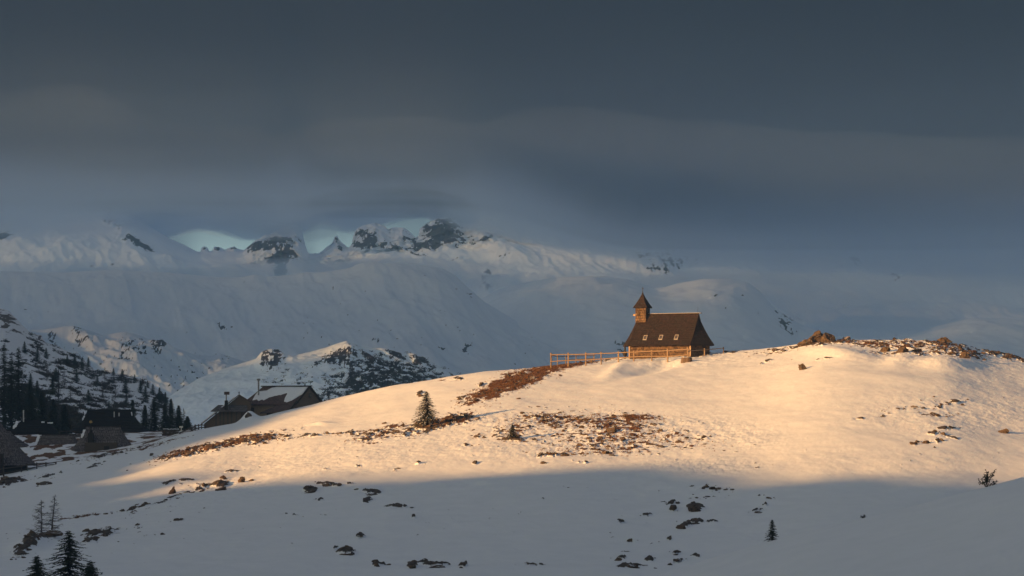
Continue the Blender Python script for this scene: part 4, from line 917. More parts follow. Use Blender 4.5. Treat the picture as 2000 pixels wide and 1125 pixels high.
# ------------------------------------------------------------------ fences, posts, small wooden things
def fence(name, label, posts, mat, pw=0.14, rails=2, rw=0.09, railfr=(0.86, 0.42), cat='fence', group=None, snowy=False):
    """posts: (px, row of the top, Y); feet go into the ground"""
    P0 = Vector(P(*posts[0])); gz = ground(posts[0][0], posts[0][2])
    r = empty(name, (P0.x, P0.y, gz)); tag(r, label, cat, group); o = Vector((P0.x, P0.y, gz))
    tops = []; bots = []
    for px, row, Y in posts:
        t = Vector(P(px, row, Y))-o; g = ground(px, Y)-o.z
        tops.append(t); bots.append(Vector((t.x, t.y, min(g, t.z-0.6))))
        b = MB(); b.tube([(t.x, t.y, bots[-1].z-0.3), (t.x+random.uniform(-.02, .02), t.y, t.z-0.06), (t.x, t.y, t.z)], [pw/2*1.1, pw/2, pw/2*0.6], 8, smooth=False); b.build('post', mat, r)
    for k in range(rails):
        fr = railfr[k]
        for i in range(len(posts)-1):
            a = bots[i].lerp(tops[i], fr); c = bots[i+1].lerp(tops[i+1], fr); off = Vector((0, -pw*0.6, 0))
            d = (c-a).normalized()*0.12
            b = MB(); j = random.uniform(-.03, .03); b.tube([a+off-d, (a+c)/2+off+Vector((0, 0, j)), c+off+d], [rw/2, rw/2*1.05, rw/2*0.95], 7); b.build('rail', mat, r)
    return r
random.seed(11)
fp = [(1076, 689, 447.5), (1110, 688.5, 447.2), (1144, 688, 446.8), (1174, 687, 446.4), (1208, 686, 446), (1238, 685, 445.4), (1273, 683, 444.6), (1304, 681, 443.8), (1343, 679, 442.8)]
fence('rail_fence', 'sunlit new wooden rail fence running along the brow in front of the chapel', fp, M_RAIL, 0.24, 2, 0.155)
fence('rail_fence', 'short return of the new rail fence closing its left end behind the front row', [(1077, 690, 449), (1089, 693.5, 452), (1105, 694, 455.5), (1125, 693, 457.5), (1160, 692, 459)], M_RAIL, 0.19, 2, 0.12)
fence('rail_fence', 'short piece of rail fence to the right of the chapel end wall', [(1346, 681, 444), (1376, 680, 447), (1413, 677.5, 450)], M_RAIL, 0.20, 1, 0.13, railfr=(0.80,))
b = MB(); b.bar((0, 0, 0.05), (2.4, 0.5, 0.0), 0.14, 0.10); g0 = P(1414, 682, 451); o = b.build('fallen_rail', M_OLD); o.location = (g0[0], g0[1], ground(1420, 451)+0.16); tag(o, 'dark loose rail lying on the snow at the right end of the fence', 'rail')
fence('village_fence', 'grey rail fence between the middle huts and the big black hut', [(117, 842, 484), (130, 842, 485), (147, 843, 486), (162, 843, 486), (200, 843, 487), (235, 843, 487), (257, 843.5, 487), (282, 844, 487), (308, 843, 487), (322, 842, 486)], M_OLD, 0.16, 1, 0.12, railfr=(0.93,))
fence('village_fence', 'dark two-rail fence ending in the snow at the lower left of the village', [(-12, 915, 414), (7, 911, 415), (42, 908, 418), (53, 905, 419), (72, 903, 421), (90, 902.5, 422), (109, 902, 423)], M_OLD, 0.22, 2, 0.14, railfr=(0.80, 0.30))
fence('village_gate', 'small grey gate in the snow between the left huts', [(35, 849, 470), (55, 848, 470), (63, 849, 470), (74, 849, 470)], M_OLD, 0.14, 2, 0.08, railfr=(0.85, 0.45), cat='gate')
fence('broken_fence', 'tumbledown rails on the snow crest left of the cabin', [(374, 836, 446), (381, 829, 446.5), (388, 828, 447), (394, 827, 447), (401, 829, 447)], M_OLD, 0.20, 2, 0.17, railfr=(0.75, 0.30))
b = MB(); b.bar((0, 0, 0), (1.9, 0.3, 0.95), 0.22, 0.2); g0 = P(350, 846.5, 442); o = b.build('leaning_log', M_OLD); o.location = g0; tag(o, 'grey log leaning up towards the tumbledown rails', 'log')
def signpost():
    g = P(354, 846, 444); r = empty('signpost', (g[0], g[1], ground(354, 444))); tag(r, 'small pale signpost in front of the right hand spruces', 'signpost')
    h = P(354, 832, 444)[2]-r.location.z
    b = MB(); b.box((0, 0, h/2-0.2), (0.12, 0.12, h+0.4)); b.build('post', M_WHITE, r)
    b = MB(); b.box((0, -0.09, h-0.15), (0.55, 0.05, 0.16), rot=Matrix.Rotation(0.25, 3, 'Y')); b.build('arm', M_WHITE, r)
    b = MB(); b.box((0, -0.15, h-0.15), (0.55, 0.05, 0.16), rot=Matrix.Rotation(-0.25, 3, 'Y')); b.build('arm', M_WHITE, r)
signpost()
def woodpile():
    Y = 452; g = P(334, 852, Y); r = empty('wood_pile', (g[0], g[1], ground(334, Y)-0.1)); tag(r, 'dark stack of logs with a little snow on top, right of the grey fence', 'wood pile')
    b = MB(); random.seed(3); top = P(334, 841, Y)[2]-r.location.z
    nz = max(4, int(top/0.24))
    for k in range(nz):
        for i in range(10):
            x = -1.25+i*0.27+random.uniform(-.04, .04)+(k % 2)*0.13
            b.tube([(x, -0.6, 0.1+k*0.23), (x+random.uniform(-.05, .05), 0.7, 0.1+k*0.23)], random.uniform(0.10, 0.14), 7)
    b.build('log_stack', M_OLD, r)
    b = MB()
    for i in range(9): b.box((-1.1+i*0.28, 0, 0.1+nz*0.23+random.uniform(-.02, .06)), (0.22, 1.1, 0.10), rz=random.uniform(-.2, .2))
    b.build('snow_cover', M_SNOW, r)
woodpile()

# ------------------------------------------------------------------ boulders
def ico(sub):
    bm = bmesh.new(); bmesh.ops.create_icosphere(bm, subdivisions=sub, radius=1.0)
    v = np.array([tuple(a.co) for a in bm.verts]); f = np.array([[c.index for c in q.verts] for q in bm.faces]); bm.free(); return v, f
ICO4 = ico(4); ICO2 = ico(2)
def rock_verts(seed, base, sx, sy, sz, flat=0.5, cut=10):
    rng = np.random.default_rng(seed); v = base.copy()
    for _ in range(cut):                              # knock flat faces off
        n = rng.normal(size=3); n /= np.linalg.norm(n); d = rng.uniform(0.30, 0.72)
        k = v @ n; over = np.clip(k-d, 0, None); v = v-over[:, None]*n*0.97
    p = v+seed*3.7
    r = (1+0.16*n3(p, 1.3, seed)+0.16*n3(p, 3.0, seed+5)+0.09*n3(p, 7.0, seed+9))*1.18
    v = v*r[:, None]
    v = v/np.abs(v).max(axis=0)
    v = v+v*(0.10*n3(v*1.0+seed, 5.0, seed+31))[:, None]
    v[:, 2] = np.where(v[:, 2] < 0, v[:, 2]*flat, v[:, 2])
    return v*np.array([sx, sy, sz])
def boulder(label, px, row, wpx, hpx, mat=None, name='boulder', group=None, near=False, Y=None, seed=None, cat='boulder'):
    if Y is None: Yv = float(row_to_Y(px, row))
    else: Yv = Y
    z = ground(px, Yv); sc = Yv/F; sx = wpx*sc/2; sz = hpx*sc*0.80
    v = rock_verts(seed or int(px*7+row), ICO4[0], sx*1.05, sx*0.85, sz)
    o = np_mesh(name, v, ICO4[1], mat or M_ROCK, smooth=False); o.location = ((px-CX)*sc, Yv, z-0.05*sz)
    tag(o, label, cat, group); return o
BL = [
 ('brown boulder alone on the bright snow below the right crest', 1570, 721, 20, 16, M_ROCKS),
 ('tallest craggy outcrop at the left end of the rocky crest', 1590, 671, 64, 33, M_ROCKS),
 ('rounded block leaning on the right of the tall craggy outcrop', 1622, 668, 38, 22, M_ROCKS),
 ('pale snow topped hump right of the craggy outcrop', 1652, 664, 18, 10, M_ROCK),
 ('angular boulder in the scree, upper right, with a sunlit flat face', 1884, 704, 26, 22, M_ROCKS),
 ('brown block in the middle of the rocky crest below the skyline', 1730, 684, 20, 13, M_ROCKS),
 ('wide dark edged block beside the brown block on the crest', 1762, 688, 32, 15, M_ROCKS),
 ('flat brown slab right of the wide dark block', 1792, 686, 22, 9, M_ROCKS),
 ('dark humped rock breaking the skyline at the right of the crest', 1842, 667, 34, 13, M_ROCKS),
 ('small snow capped rock on the skyline near the middle of the crest', 1772, 661, 22, 9, M_ROCK),
 ('small pointed rock on the skyline left of the snow capped one', 1748, 663, 18, 8, M_ROCKS),
 ('oval boulder in a snow hollow by the right edge', 1958, 844, 27, 11, M_ROCKS),
 ('left one of the paired boulders in the lower right snow', 1784, 868, 18, 10, M_ROCKS),
 ('right one of the paired boulders in the lower right snow', 1808, 865, 18, 8, M_ROCKS),
 ('little stone below the paired boulders', 1824, 873, 7, 5, M_ROCKS),
 ('squared rock at the lower edge of the bare rocky patch', 1183, 886, 26, 12, M_ROCKS),
 ('rounded grey rock inside the bare rocky patch', 1192, 845, 26, 12, M_ROCKS),
 ('dark block low in the left half of the bare rocky patch', 1102, 892, 26, 9, M_ROCKS),
 ('snow covered rock at the upper left of the bare rocky patch', 1062, 823, 26, 10, M_ROCK),
 ('low rock at the foot of the young spruce', 985, 859, 14, 7, M_ROCKS),
 ('rust brown rock on the snow beside the frosted spruce top', 821, 775, 12, 9, M_ROCKS),
 ('big brown rock under the frosted spruce', 824, 833, 26, 13, M_ROCKS),
 ('lumpy boulder right of the frosted spruce, topmost of the dark rock strip', 914, 815, 24, 11, M_ROCK),
 ('brown rock, lower right of the frosted spruce foot', 846, 838, 17, 9, M_ROCKS),
 ('overhanging brown rock at the left tip of the sunlit snow', 334, 962, 19, 20, M_ROCKS),
 ('rounded dark boulder on the shadow edge, left of a snow capped pair', 434, 935, 16, 9, M_ROCKS),
 ('tall dark boulder of the pair on the shadow edge', 473, 940, 20, 14, M_ROCKS),
 ('smaller boulder right of the tall dark one on the shadow edge', 491, 938, 12, 8, M_ROCKS),
 ('broad black rock in the shaded snow below the pair', 434, 953, 28, 9, M_ROCKS),
 ('round black boulder in the shaded snow, left of the arched rock', 605, 962, 24, 11, M_ROCKS),
 ('arched black rock poking out of the shaded snow', 641, 949, 24, 8, M_ROCK),
 ('jagged black rock right of the arched one', 727, 968, 28, 10, M_ROCK),
 ('biggest boulder of the shaded slope, streaked with snow', 1357, 998, 38, 19, M_ROCKS),
 ('pointed dark rock left of the biggest shaded boulder', 1314, 996, 16, 10, M_ROCKS),
 ('black rock below the biggest shaded boulder', 1333, 1031, 26, 11, M_ROCKS),
 ('flat black rock just under the biggest shaded boulder', 1358, 1022, 26, 7, M_ROCKS),
 ('dark rock above the small lone spruce', 1480, 1002, 18, 8, M_ROCKS),
 ('crescent shaped black rock low in the middle of the shaded snow', 676, 1088, 34, 10, M_ROCK),
 ('small oval black stone above the crescent rock', 704, 1053, 15, 7, M_ROCKS),
 ('dark boulder behind the bottom left spruce, larger of two', 200, 1040, 34, 13, M_ROCK),
 ('dark boulder behind the bottom left spruce, smaller of two', 168, 1038, 20, 9, M_ROCKS),
 ('round dark rock left of the two bare larches', 64, 1066, 14, 9, M_ROCKS),
 ('dark broken ledge under the two bare larches', 100, 1054, 44, 12, M_ROCKS),
 ('dark humped rock on the snow rib above the broken ledge', 280, 986, 22, 7, M_ROCKS),
 ('black rock by the left edge below the two-rail fence', 8, 941, 18, 9, M_ROCKS),
 ('small black rock right of the one by the left edge', 44, 938, 20, 7, M_ROCKS),
 ('dark rock in the snow below the end of the two-rail fence', 76, 948, 14, 7, M_ROCKS),
 ('dark round stone at the upper left edge of the left rubble strip', 244+51, 889, 10, 7, M_ROCKS),
 ('snow capped boulder at the left end of the sunlit rubble strip', 340, 884, 20, 9, M_ROCK),
 ('brown boulder on the sunlit rubble strip, left part', 396, 872, 22, 12, M_ROCKS),
 ('brown outcrop in the middle of the sunlit rubble strip', 519, 868, 22, 9, M_ROCKS),
 ('thick black rock, first of the row at the bottom edge', 737, 1114, 14, 8, M_ROCKS),
 ('black rock, second of the row at the bottom edge', 805, 1118, 16, 9, M_ROCKS),
 ('longest black rock of the row at the bottom edge', 852, 1116, 38, 9, M_ROCK),
 ('black tussocky rock at the bottom edge right of centre', 1230, 1115, 38, 9, M_ROCKS),
 ('small dark rock right of the tussocky one', 1320, 1083, 10, 5, M_ROCKS),
 ('pale rock on the crest just right of the chapel meadow', 1520, 683, 26, 8, M_ROCKS),
 ('small grey rock low in the brown grass strip', 968, 768, 12, 7, M_ROCK),
 ('snow dusted rock in the middle of the brown grass strip', 1040, 741, 15, 8, M_ROCK),
 ('rock in the brown grass at the fence, left of the porch', 1155, 707, 16, 8, M_ROCKS),
 ('grey rock in the upper part of the brown grass', 1016, 733, 13, 8, M_ROCKS),
]
for lb, px, row, w, h, mt in BL: boulder(lb, px, row, w, h, mt)
boulder('dark block of rock beside the snow bank in front of the lodge', 487, 823, 18, 15, M_ROCKS, Y=447)
boulder('round pale boulder under the lodge gable', 622, 790, 14, 12, M_ROCKS, Y=462)
def stump():
    Y = 447.0; sc = Y/F; px = 1336; x = (px-CX)*sc; z = ground(px, Y)
    r = empty('tree_stump', (x, Y-6, ground(px, Y-6)-0.1)); tag(r, 'weathered brown stump half buried in snow below the right end of the chapel fence', 'stump')
    b = MB(); n = 14; rs = []
    for z_, rr in ((-0.3, 0.86), (0.2, 0.78), (0.75, 0.72), (0.86, 0.66)):
        rs.append([(rr*(1+0.10*math.sin(k*2.3+z_*2))*math.cos(2*math.pi*k/n)*1.1, rr*(1+0.10*math.sin(k*2.3))*math.sin(2*math.pi*k/n)*0.8, z_+0.04*math.sin(k*1.7)) for k in range(n)])
    vs = [v for q in rs for v in q]; fs = [(i*n+k, i*n+(k+1) % n, (i+1)*n+(k+1) % n, (i+1)*n+k) for i in range(3) for k in range(n)]+[tuple(range(3*n, 4*n))]
    b.add(vs, fs); b.build('trunk', M_PLANK, r)
    b = MB(); b.box((-0.1, 0, 0.89), (1.0, 0.8, 0.08), rz=0.3); b.build('snow_cover', M_SNOW, r)
stump()

# loose stones and grass tufts of the bare patches (nobody could count them)
def rubble():
    rng = np.random.default_rng(4); V = []; Fc = []; n0 = 0; cnt = 0
    B = [rock_verts(50+i, ICO2[0], 1, 0.9, 0.75, cut=8) for i in range(12)]
    idx = [k for k, p in enumerate(PATCH) if p[5] > 0.12 and p[2] > 5]
    wts = np.array([PATCH[k][2]*PATCH[k][3]*min(PATCH[k][5], 0.5) for k in idx]); wts /= wts.sum()
    while cnt < 1700:
        k = PATCH[idx[rng.choice(len(idx), p=wts)]]
        u, w = rng.normal(size=2)*0.55; a = math.radians(k[4])
        px = k[0]+(u*k[2]*math.cos(a)-w*k[3]*math.sin(a)); row = k[1]-(u*k[2]*math.sin(a)+w*k[3]*math.cos(a))
        if row < float(smooth_interp(SKY, px, 22))+1 or row > 1125: continue
        p = on_hill(px, row); s = 0.10+0.26*rng.random()**3*1.6
        an = rng.random()*6.28; c, sn = math.cos(an), math.sin(an)
        v = B[rng.integers(12)]*s*np.array([1, 1, rng.uniform(0.5, 1.0)]); v = np.stack([v[:, 0]*c-v[:, 1]*sn, v[:, 0]*sn+v[:, 1]*c, v[:, 2]], 1)+np.array([p[0], p[1], p[2]+0.02*s])
        V.append(v); Fc.append(ICO2[1]+n0); n0 += len(v); cnt += 1
    o = np_mesh('loose_stones', np.concatenate(V), np.concatenate(Fc), M_ROCKS, smooth=False); tag(o, kind='stuff')
rubble()
def tufts():
    rng = np.random.default_rng(9); V = []; n = 0
    idx = [k for k, p in enumerate(PATCH) if p[6] > 0.25]
    wts = np.array([PATCH[k][2]*PATCH[k][3]*min(PATCH[k][6], 1)**2 for k in idx]); wts /= wts.sum()
    while n < 6500:
        k = PATCH[idx[rng.choice(len(idx), p=wts)]]
        u, w = rng.normal(size=2)*0.5; a = math.radians(k[4])
        px = k[0]+(u*k[2]*math.cos(a)-w*k[3]*math.sin(a)); row = k[1]-(u*k[2]*math.sin(a)+w*k[3]*math.cos(a))
        if row < float(smooth_interp(SKY, px, 22))+1: continue
        if float(gn2(np.array([px*0.11]), np.array([row*0.4]), 77)[0]) < -0.15 and rng.random() < 0.8: continue
        p = np.array(on_hill(px, row)); h = rng.uniform(0.07, 0.20)
        for _ in range(5):
            an = rng.random()*6.28; d = np.array([math.cos(an), math.sin(an), 0]); lean = rng.uniform(0.3, 1.2)
            q = p+d*rng.uniform(0, 0.18); sd_ = np.array([-d[1], d[0], 0])*0.035
            V += [q-sd_, q+sd_, q+d*h*lean+np.array([0, 0, h])]
        n += 1
    V = np.array(V); o = np_mesh('grass_tufts', V, np.arange(len(V)).reshape(-1, 3), M_GRASS, smooth=False); tag(o, kind='stuff')
tufts()

# ------------------------------------------------------------------ trees
def spruce_arrays(h, rb, seed, dens=1.0, full=1.0, ragged=0.25, start=0.06, spray=0.16, snow=0.0, step=0.33):
    rng = np.random.default_rng(seed); N = []; S = []
    z = h*start; az = rng.random()*6.28
    br = []
    while z < h*0.985:
        f = (z-h*start)/(h*(1-start))
        L0 = rb*((1-f)**0.80)+0.008*h; spk = 0.38+0.62*(1-f)**0.6
        nb = max(3, int(round((5+3*(1-f))*dens)))
        for k in range(nb):
            az += 2.4+rng.uniform(-.3, .3)
            L = L0*(1-ragged+ragged*2*rng.random())*(0.8+0.2*full)
            br.append((z+rng.uniform(-.05, .05)*h*0.3, az, L, f))
        z += step*(0.22+0.85*(1-f))*h/6.0*0.9
    for z, a, L, f in br:
        d = np.array([math.cos(a), math.sin(a), 0]); sdv = np.array([-d[1], d[0], 0])
        spy = spray*(0.38+0.62*(1-f)**0.6); m = max(2, int(L/(spy*0.55)))
        up0 = rng.uniform(-0.05, 0.18); droop = 0.30+0.25*(1-f)
        for i in range(m+1):
            t = (i+rng.random()*0.6)/m; t = min(t, 1.02)
            q = d*L*t+np.array([0, 0, z+L*(up0*t-droop*t*t+0.16*t**4)])
            for sg in (-1, 1, 0):
                l = spy*(1.25-0.6*t)*rng.uniform(0.7, 1.35)*(1.0 if sg else 0.9)
                dirv = d*(0.55 if sg else 1)+sdv*sg*0.85+np.array([0, 0, rng.uniform(-.55, .12)])
                dirv /= np.linalg.norm(dirv)
                wv = np.cross(dirv, np.array([rng.normal()*0.4, rng.normal()*0.4, 1.0])); wv /= (np.linalg.norm(wv)+1e-6)
                w = l*rng.uniform(0.28, 0.42)
                N += [q, q+dirv*l*0.55+wv*w, q+dirv*l, q+dirv*l*0.5-wv*w]
                if snow and rng.random() < snow and t > 0.3:
                    o = np.array([0, 0, 0.03*h/6+0.012]); s = 0.85
                    S += [q+o, q+o+dirv*l*0.55*s+wv*w*s, q+o+dirv*l*s*0.95, q+o+dirv*l*0.5*s-wv*w*s]
    return np.array(N), (np.array(S) if S else None)
def trunk_mb(h, r, lean=(0, 0), top=0.02, n=7, seed=0):
    rng = random.Random(seed); b = MB(); pts = []; rad = []
    for i in range(7):
        t = i/6; pts.append((lean[0]*t+rng.uniform(-.01, .01)*h*(0 if i in (0,) else 1), lean[1]*t, h*t-(0.3 if i == 0 else 0))); rad.append(r*(1-t)+top*t)
    b.tube(pts, rad, n); return b
def spruce(name, label, loc, h, rb, seed, mat=None, group=None, cat='spruce', snow=0.0, **kw):
    r = empty(name, loc, random.random()*6); tag(r, label, cat, group)
    trunk_mb(h*0.97, h*0.022+0.02, seed=seed).build('trunk', M_BARK, r)
    N, S = spruce_arrays(h, rb, seed, snow=snow, **kw)
    np_mesh('crown', N, np.arange(len(N)).reshape(-1, 4), mat or M_NEEDLE, parent=r, smooth=False)
    if S is not None: np_mesh('snow_cover', S, np.arange(len(S)).reshape(-1, 4), M_SNOW, parent=r, smooth=False)
    return r
def tree_at(px, top, Y, base=None):
    z = ground(px, Y) if base is None else (HR-base)/F*Y
    return ((px-CX)/F*Y, Y, z-0.05), (HR-top)/F*Y-z
random.seed(2)
p = on_hill(833, 832); spruce('spruce', 'frosted small spruce standing on rocks in the sunlit snow', p, (832-766)/F*p[1], 2.05, 21, M_NEEDLE2, snow=0.32, spray=0.24, ragged=0.34, step=0.30, dens=1.1)
p = on_hill(1001, 858); spruce('spruce', 'little brown young spruce among the sunlit rocks, left of the bare patch', p, 1.75, 0.75, 22, M_NEEDLE2, spray=0.20, snow=0.1, ragged=0.4)
def near_loc(px, row):
    Y = 212.0; return ((px-CX)/F*Y, Y, near_z(px, Y)-0.04)
p = near_loc(1508, 1058); spruce('spruce', 'tiny lone dark spruce in the shaded snow, right of the dark boulders', p, 1.62, 0.52, 23, spray=0.13, ragged=0.35, step=0.5, start=0.02)
def bush(name, label, loc, h, rb, seed, lean=0.2):
    r = empty(name, loc); tag(r, label, 'bush'); rng = np.random.default_rng(seed); N = []; b = MB()
    tips = []
    for i in range(13):
        a = rng.random()*6.28; t = rng.random(); L = h*rng.uniform(0.5, 1.0)
        e = np.array([math.cos(a)*rb*rng.uniform(.3, 1)+lean*L*0.2, math.sin(a)*rb*0.7, L]) if i > 3 else np.array([(-1 if i % 2 else 1)*rb*rng.uniform(.8, 1.15), 0, h*0.18*(1+i*0.5)])
        b.tube([(0, 0, -0.1), tuple(e*0.5+np.array([0, 0, 0.05])), tuple(e)], [0.03, 0.02, 0.008], 5); tips.append(e)
    for e in tips:
        for k in range(36):
            t = rng.uniform(0.35, 1.03); q = e*t+rng.normal(size=3)*0.055*h; dv_ = rng.normal(size=3)+e/np.linalg.norm(e)*1.0; dv_ /= np.linalg.norm(dv_)
            w = np.cross(dv_, rng.normal(size=3)); w /= np.linalg.norm(w); l = 0.085*h*rng.uniform(.7, 1.3)
            N += [q, q+dv_*l*0.5+w*l*0.4, q+dv_*l, q+dv_*l*0.5-w*l*0.4]
    b.build('stem', M_BARK, r); N = np.array(N); np_mesh('foliage', N, np.arange(len(N)).reshape(-1, 4), M_NEEDLE, parent=r, smooth=False)
bush('bush', 'scraggly dark bush on the near slope at the right edge of the snow', near_loc(1928, 948), 1.30, 0.62, 31)
bush('bush', 'tiny dark sprig sticking out of the shaded snow, lower right', near_loc(1686, 1010), 0.32, 0.2, 32)

def larch(name, label, loc, h, rb, seed, side=0.0):
    r = empty(name, loc); tag(r, label, 'larch'); rng = np.random.default_rng(seed)
    trunk_mb(h, 0.09*h/6+0.03, lean=(side, 0), seed=seed).build('trunk', M_TWIG, r)
    b = MB(); z = h*0.10
    while z < h*0.97:
        f = z/h
        for k in range(2):
            a = rng.random()*6.28; L = rb*(1.05-f)**0.8*rng.uniform(0.55, 1.15)
            d = Vector((math.cos(a), math.sin(a)*0.8, 0)); o = Vector((side*f, 0, z))
            p1 = o+d*L*0.5+Vector((0, 0, -0.06*L)); p2 = o+d*L+Vector((0, 0, rng.uniform(-.15, .25)*L))
            b.tube([o, p1, p2], [0.030, 0.020, 0.008], 4, cap=False)
            for j in range(int(4+L*5)):
                t = rng.uniform(0.25, 1.0); q = o.lerp(p1, t*2) if t < 0.5 else p1.lerp(p2, t*2-1)
                e = q+Vector((rng.normal()*0.13+d.x*0.1, rng.normal()*0.13+d.y*0.1, rng.uniform(-.22, .08)))*(0.7+0.5*L)
                b.tube([q, e], [0.012, 0.005], 3, cap=False)
        z += h*0.028*rng.uniform(0.6, 1.4)
    b.build('branch', M_TWIG, r)
Yl = float(row_to_Y(84, 1050)); 
larch('larch', 'left one of two bare larches above the bottom left spruces', tree_at(82, 975, Yl)[0], tree_at(82, 975, Yl)[1], 1.9, 41, side=-0.1)
larch('larch', 'right one of two bare larches, leaning slightly, above the bottom left spruces', tree_at(101, 965, Yl+2)[0], tree_at(101, 965, Yl+2)[1], 1.5, 42, side=0.35)
YB = 250.0
def corner_tree(px, top, rbpx, seed, label, Y):
    x = (px-CX)/F*Y; z = ground(px, Y); h = (HR-top)/F*Y-z
    spruce('spruce', label, (x, Y, z-0.1), h, rbpx/F*Y, seed, spray=0.27, ragged=0.42, step=0.24, dens=0.85, start=0.04)
corner_tree(135, 1032, 96, 51, 'biggest black spruce cut by the bottom edge at the lower left', 215)
corner_tree(72, 1082, 62, 52, 'lower black spruce at its left, cut by the bottom edge', 222)
corner_tree(176, 1092, 56, 53, 'smallest black spruce top at its right, cut by the bottom edge', 224)

G1 = 'dark spruces standing behind the village'
def vspruce(px, top, Y, rpx, seed, label, **kw):
    loc, h = tree_at(px, top, Y); spruce('spruce', label, loc, h, rpx/F*Y, seed, group=G1, spray=0.36, step=0.30, dens=1.3, **kw)
vspruce(8, 668, 556, 30, 61, 'tallest black spruce at the left edge of the picture')
vspruce(36, 676, 560, 26, 62, 'second tall black spruce from the left edge')
vspruce(22, 692, 552, 26, 63, 'black spruce between the two tallest, a little lower')
vspruce(-14, 690, 556, 28, 64, 'black spruce half outside the left edge')
vspruce(58, 742, 558, 24, 65, 'lower black spruce right of the tall pair')
vspruce(82, 762, 550, 24, 66, 'bushy dark spruce behind the black hut with the stovepipe')
vspruce(104, 778, 545, 20, 67, 'short dark spruce above the right end of that black hut')
vspruce(62, 772, 545, 28, 68, 'broad low dark spruce directly over that black hut')
vspruce(126, 790, 548, 18, 69, 'lowest dark spruce left of the biggest hut')
vspruce(259, 779, 560, 10, 71, 'slim dark spruce behind the right shoulder of the biggest hut')
vspruce(283, 790, 545, 13, 72, 'short spruce at the left of the right hand spruce row')
vspruce(301, 774, 548, 20, 73, 'broadest spruce of the row right of the biggest hut')
vspruce(322, 786, 545, 14, 74, 'third spruce of the row, half behind its neighbours')
vspruce(334, 778, 548, 13, 75, 'tall slim spruce in the middle of the row right of the huts')
vspruce(349, 791, 546, 14, 76, 'fifth spruce of the row, above the signpost')
vspruce(366, 812, 520, 11, 77, 'shortest spruce at the right end of the row')
lo, hh = tree_at(359, 796, 560); larch('larch', 'thin bare larch behind the right end of the spruce row', lo, hh, 0.9, 78)

def on_grid(MT, px, row):
    o, pxa, t, X, Yv, Z, vm = MT
    j = int(np.clip(round((px-pxa[0])/(pxa[1]-pxa[0])), 0, len(pxa)-1))
    rows = HR-Z[:, j]/Yv[:, j]*F; n = int(np.argmin(np.abs(rows[:int(len(t)*0.9)]-row)))
    return (float(X[n, j]), float(Yv[n, j]), float(Z[n, j]))
# trees scattered on the wooded hillside: three sources, the rest are copies
def place(src, loc, rz, s, label, group):
    c = src.copy(); COL.objects.link(c); c.location = loc; c.rotation_euler = (0, 0, rz); c.scale = (s, s, s); c['label'] = label; c['group'] = group
    for ch in src.children:
        d = ch.copy(); COL.objects.link(d); d.parent = c
    return c
G2 = 'small spruces scattered over the hillside'
HS = [(115, 790, 9, 'l'), (111, 745, 3.5, 's'), (225, 780, 3, 'l'), (173, 790, 4.2, 's'), (46, 690, 3.6, 's'), (212, 765, 3.4, 'l'), (245, 768, 4.6, 's'), (236, 748, 3.6, 'l'), (275, 768, 4, 's'),
      (284, 786, 5.0, 's'), (248, 790, 3.0, 's'), (205, 742, 3.2, 'l'), (146, 714, 3.5, 's'), (160, 724, 4.2, 's'), (132, 712, 3.0, 's'), (312, 782, 4.2, 's'), (300, 772, 3.6, 's'), (90, 700, 3.4, 's'),
      (73, 706, 4.2, 's'), (150, 745, 3.6, 's'), (125, 762, 4.5, 'l'), (190, 750, 2.8, 's'), (198, 776, 3.8, 'l'), (240, 728+8, 2.6, 's'), (263, 748, 2.8, 's'), (60, 760, 4.4, 's'), (92, 745, 4.0, 'l'), (136, 790, 4.5, 'l'),
      (103, 770, 5, 's'), (75, 780, 5, 's'), (324, 790, 4.0, 's'), (290, 758, 2.6, 's'), (222, 734, 2.6, 's'), (172, 716, 3.0, 's')]
LS = {(225, 780): 'small bare larch just above the ridge of the biggest hut', (284, 786): 'dark spruce on the lower hillside directly above the right hand spruce row',
      (312, 782): 'dark spruce near the right end of the hillside, beside the steep dark edge', (324, 790): 'outermost dark spruce at the right foot of the hillside', (160, 724): 'biggest spruce standing on the dark upper brow of the hillside',
      (111, 745): 'dark spruce beside the trunk of the tall bare larch', (46, 690): 'highest small spruce on the hillside, right of the black spruce tops', (172, 716): 'small spruce against the far slope at the end of the dark upper brow',
      (173, 790): 'dark spruce above the left shoulder of the biggest hut', (248, 790): 'small spruce above the right end of the ridge of the biggest hut', (245, 768): 'largest spruce in the middle of the open hillside'}
_ord = ['first', 'second', 'third', 'fourth', 'fifth', 'sixth', 'seventh', 'eighth', 'ninth', 'tenth', 'eleventh', 'twelfth', 'thirteenth', 'fourteenth', 'fifteenth', 'sixteenth', 'seventeenth']
for kd, txt in (('s', 'small dark spruce, %s from the left among the little spruces scattered on the hillside'), ('l', 'small bare larch, %s from the left among the little larches scattered on the hillside')):
    for k_, h_ in enumerate(sorted(h_ for h_ in HS if h_[3] == kd and (h_[0], h_[1]) not in LS and h_ is not HS[0])): LS[(h_[0], h_[1])] = txt % _ord[k_]
random.seed(8); src = None; lsrc = None
lab_s0 = 'small dark spruce on the snowy hillside behind the village'; lab_l0 = 'small bare larch on the snowy hillside behind the village'
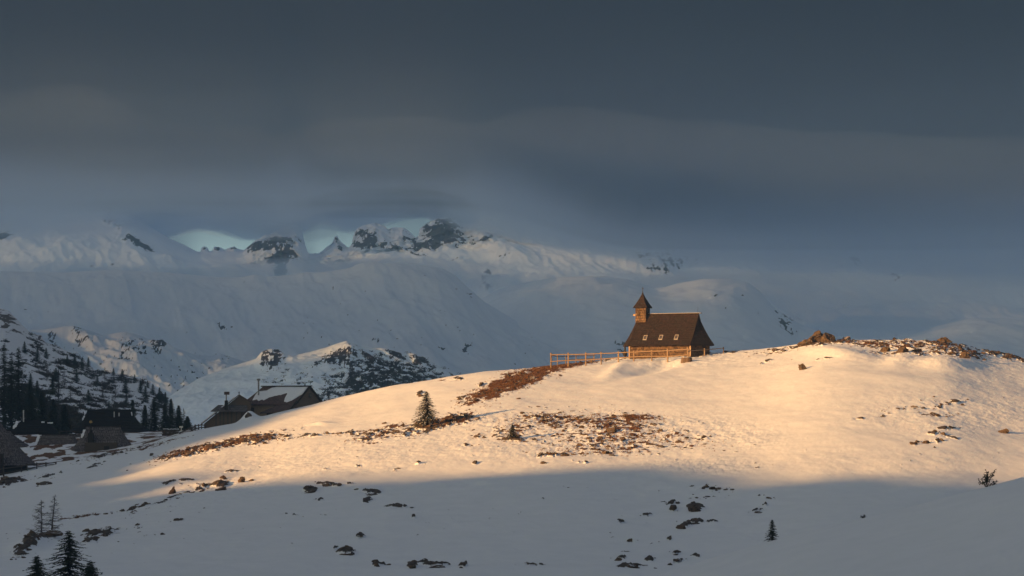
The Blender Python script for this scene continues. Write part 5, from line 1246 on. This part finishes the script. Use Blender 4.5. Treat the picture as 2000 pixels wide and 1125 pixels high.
for i, (px, row, h, kind) in enumerate(HS):
    loc = on_grid(MT6, px, row); loc = (loc[0], loc[1], loc[2]-0.15)
    if i == 0:
        larch('larch', 'tall bare larch right of the black spruces, highest tree on the hillside', loc, 11.5, 2.6, 81); continue
    lab_s = LS.get((px, row), lab_s0); lab_l = LS.get((px, row), lab_l0)
    if kind == 's':
        if src is None: src = spruce('spruce', lab_s, loc, 4.0, 1.15, 82, group=G2, spray=0.26, ragged=0.35, step=0.38)
        else: place(src, loc, random.random()*6, h/4.0, lab_s, G2)
    else:
        if lsrc is None:
            larch('larch', lab_l, loc, 4.0, 1.0, 83); lsrc = [o for o in bpy.data.objects if o.get('label') == lab_l and not o.parent][0]; lsrc['group'] = 'small larches scattered over the hillside'
        else: place(lsrc, loc, random.random()*6, h/3.2, lab_l, 'small larches scattered over the hillside')

# dwarf pine thickets: low clumps over the dark patches of the hillside and the rocky spur
def thickets(name, MT, count, size, seed, mat):
    o, pxa, t, X, Yv, Z, vm = MT; rng = np.random.default_rng(seed)
    vis = np.argwhere(vm > 0.6); V = []
    pick = vis[rng.choice(len(vis), min(count, len(vis)), replace=False)]
    for i, j in pick:
        c = np.array([X[i, j], Yv[i, j], Z[i, j]]); s = size*rng.uniform(0.5, 1.3)
        n = 26
        q = c+rng.normal(size=(n, 3))*np.array([s*0.8, s*0.8, s*0.28])+np.array([0, 0, s*0.25])
        d = rng.normal(size=(n, 3))+np.array([0, 0, 0.7]); d /= np.linalg.norm(d, axis=1)[:, None]
        w = np.cross(d, rng.normal(size=(n, 3))); w /= np.linalg.norm(w, axis=1)[:, None]
        l = s*rng.uniform(0.3, 0.6, size=(n, 1))
        V.append(np.stack([q-w*l*0.35, q+w*l*0.35, q+d*l], 1).reshape(-1, 3))
    V = np.concatenate(V); oo = np_mesh(name, V, np.arange(len(V)).reshape(-1, 3), mat, smooth=False); tag(oo, kind='stuff')
thickets('dwarf_pines', MT6, 3600, 0.62, 5, M_SHRUB)
thickets('dwarf_pines', MT5, 1500, 1.0, 6, M_SHRUB)
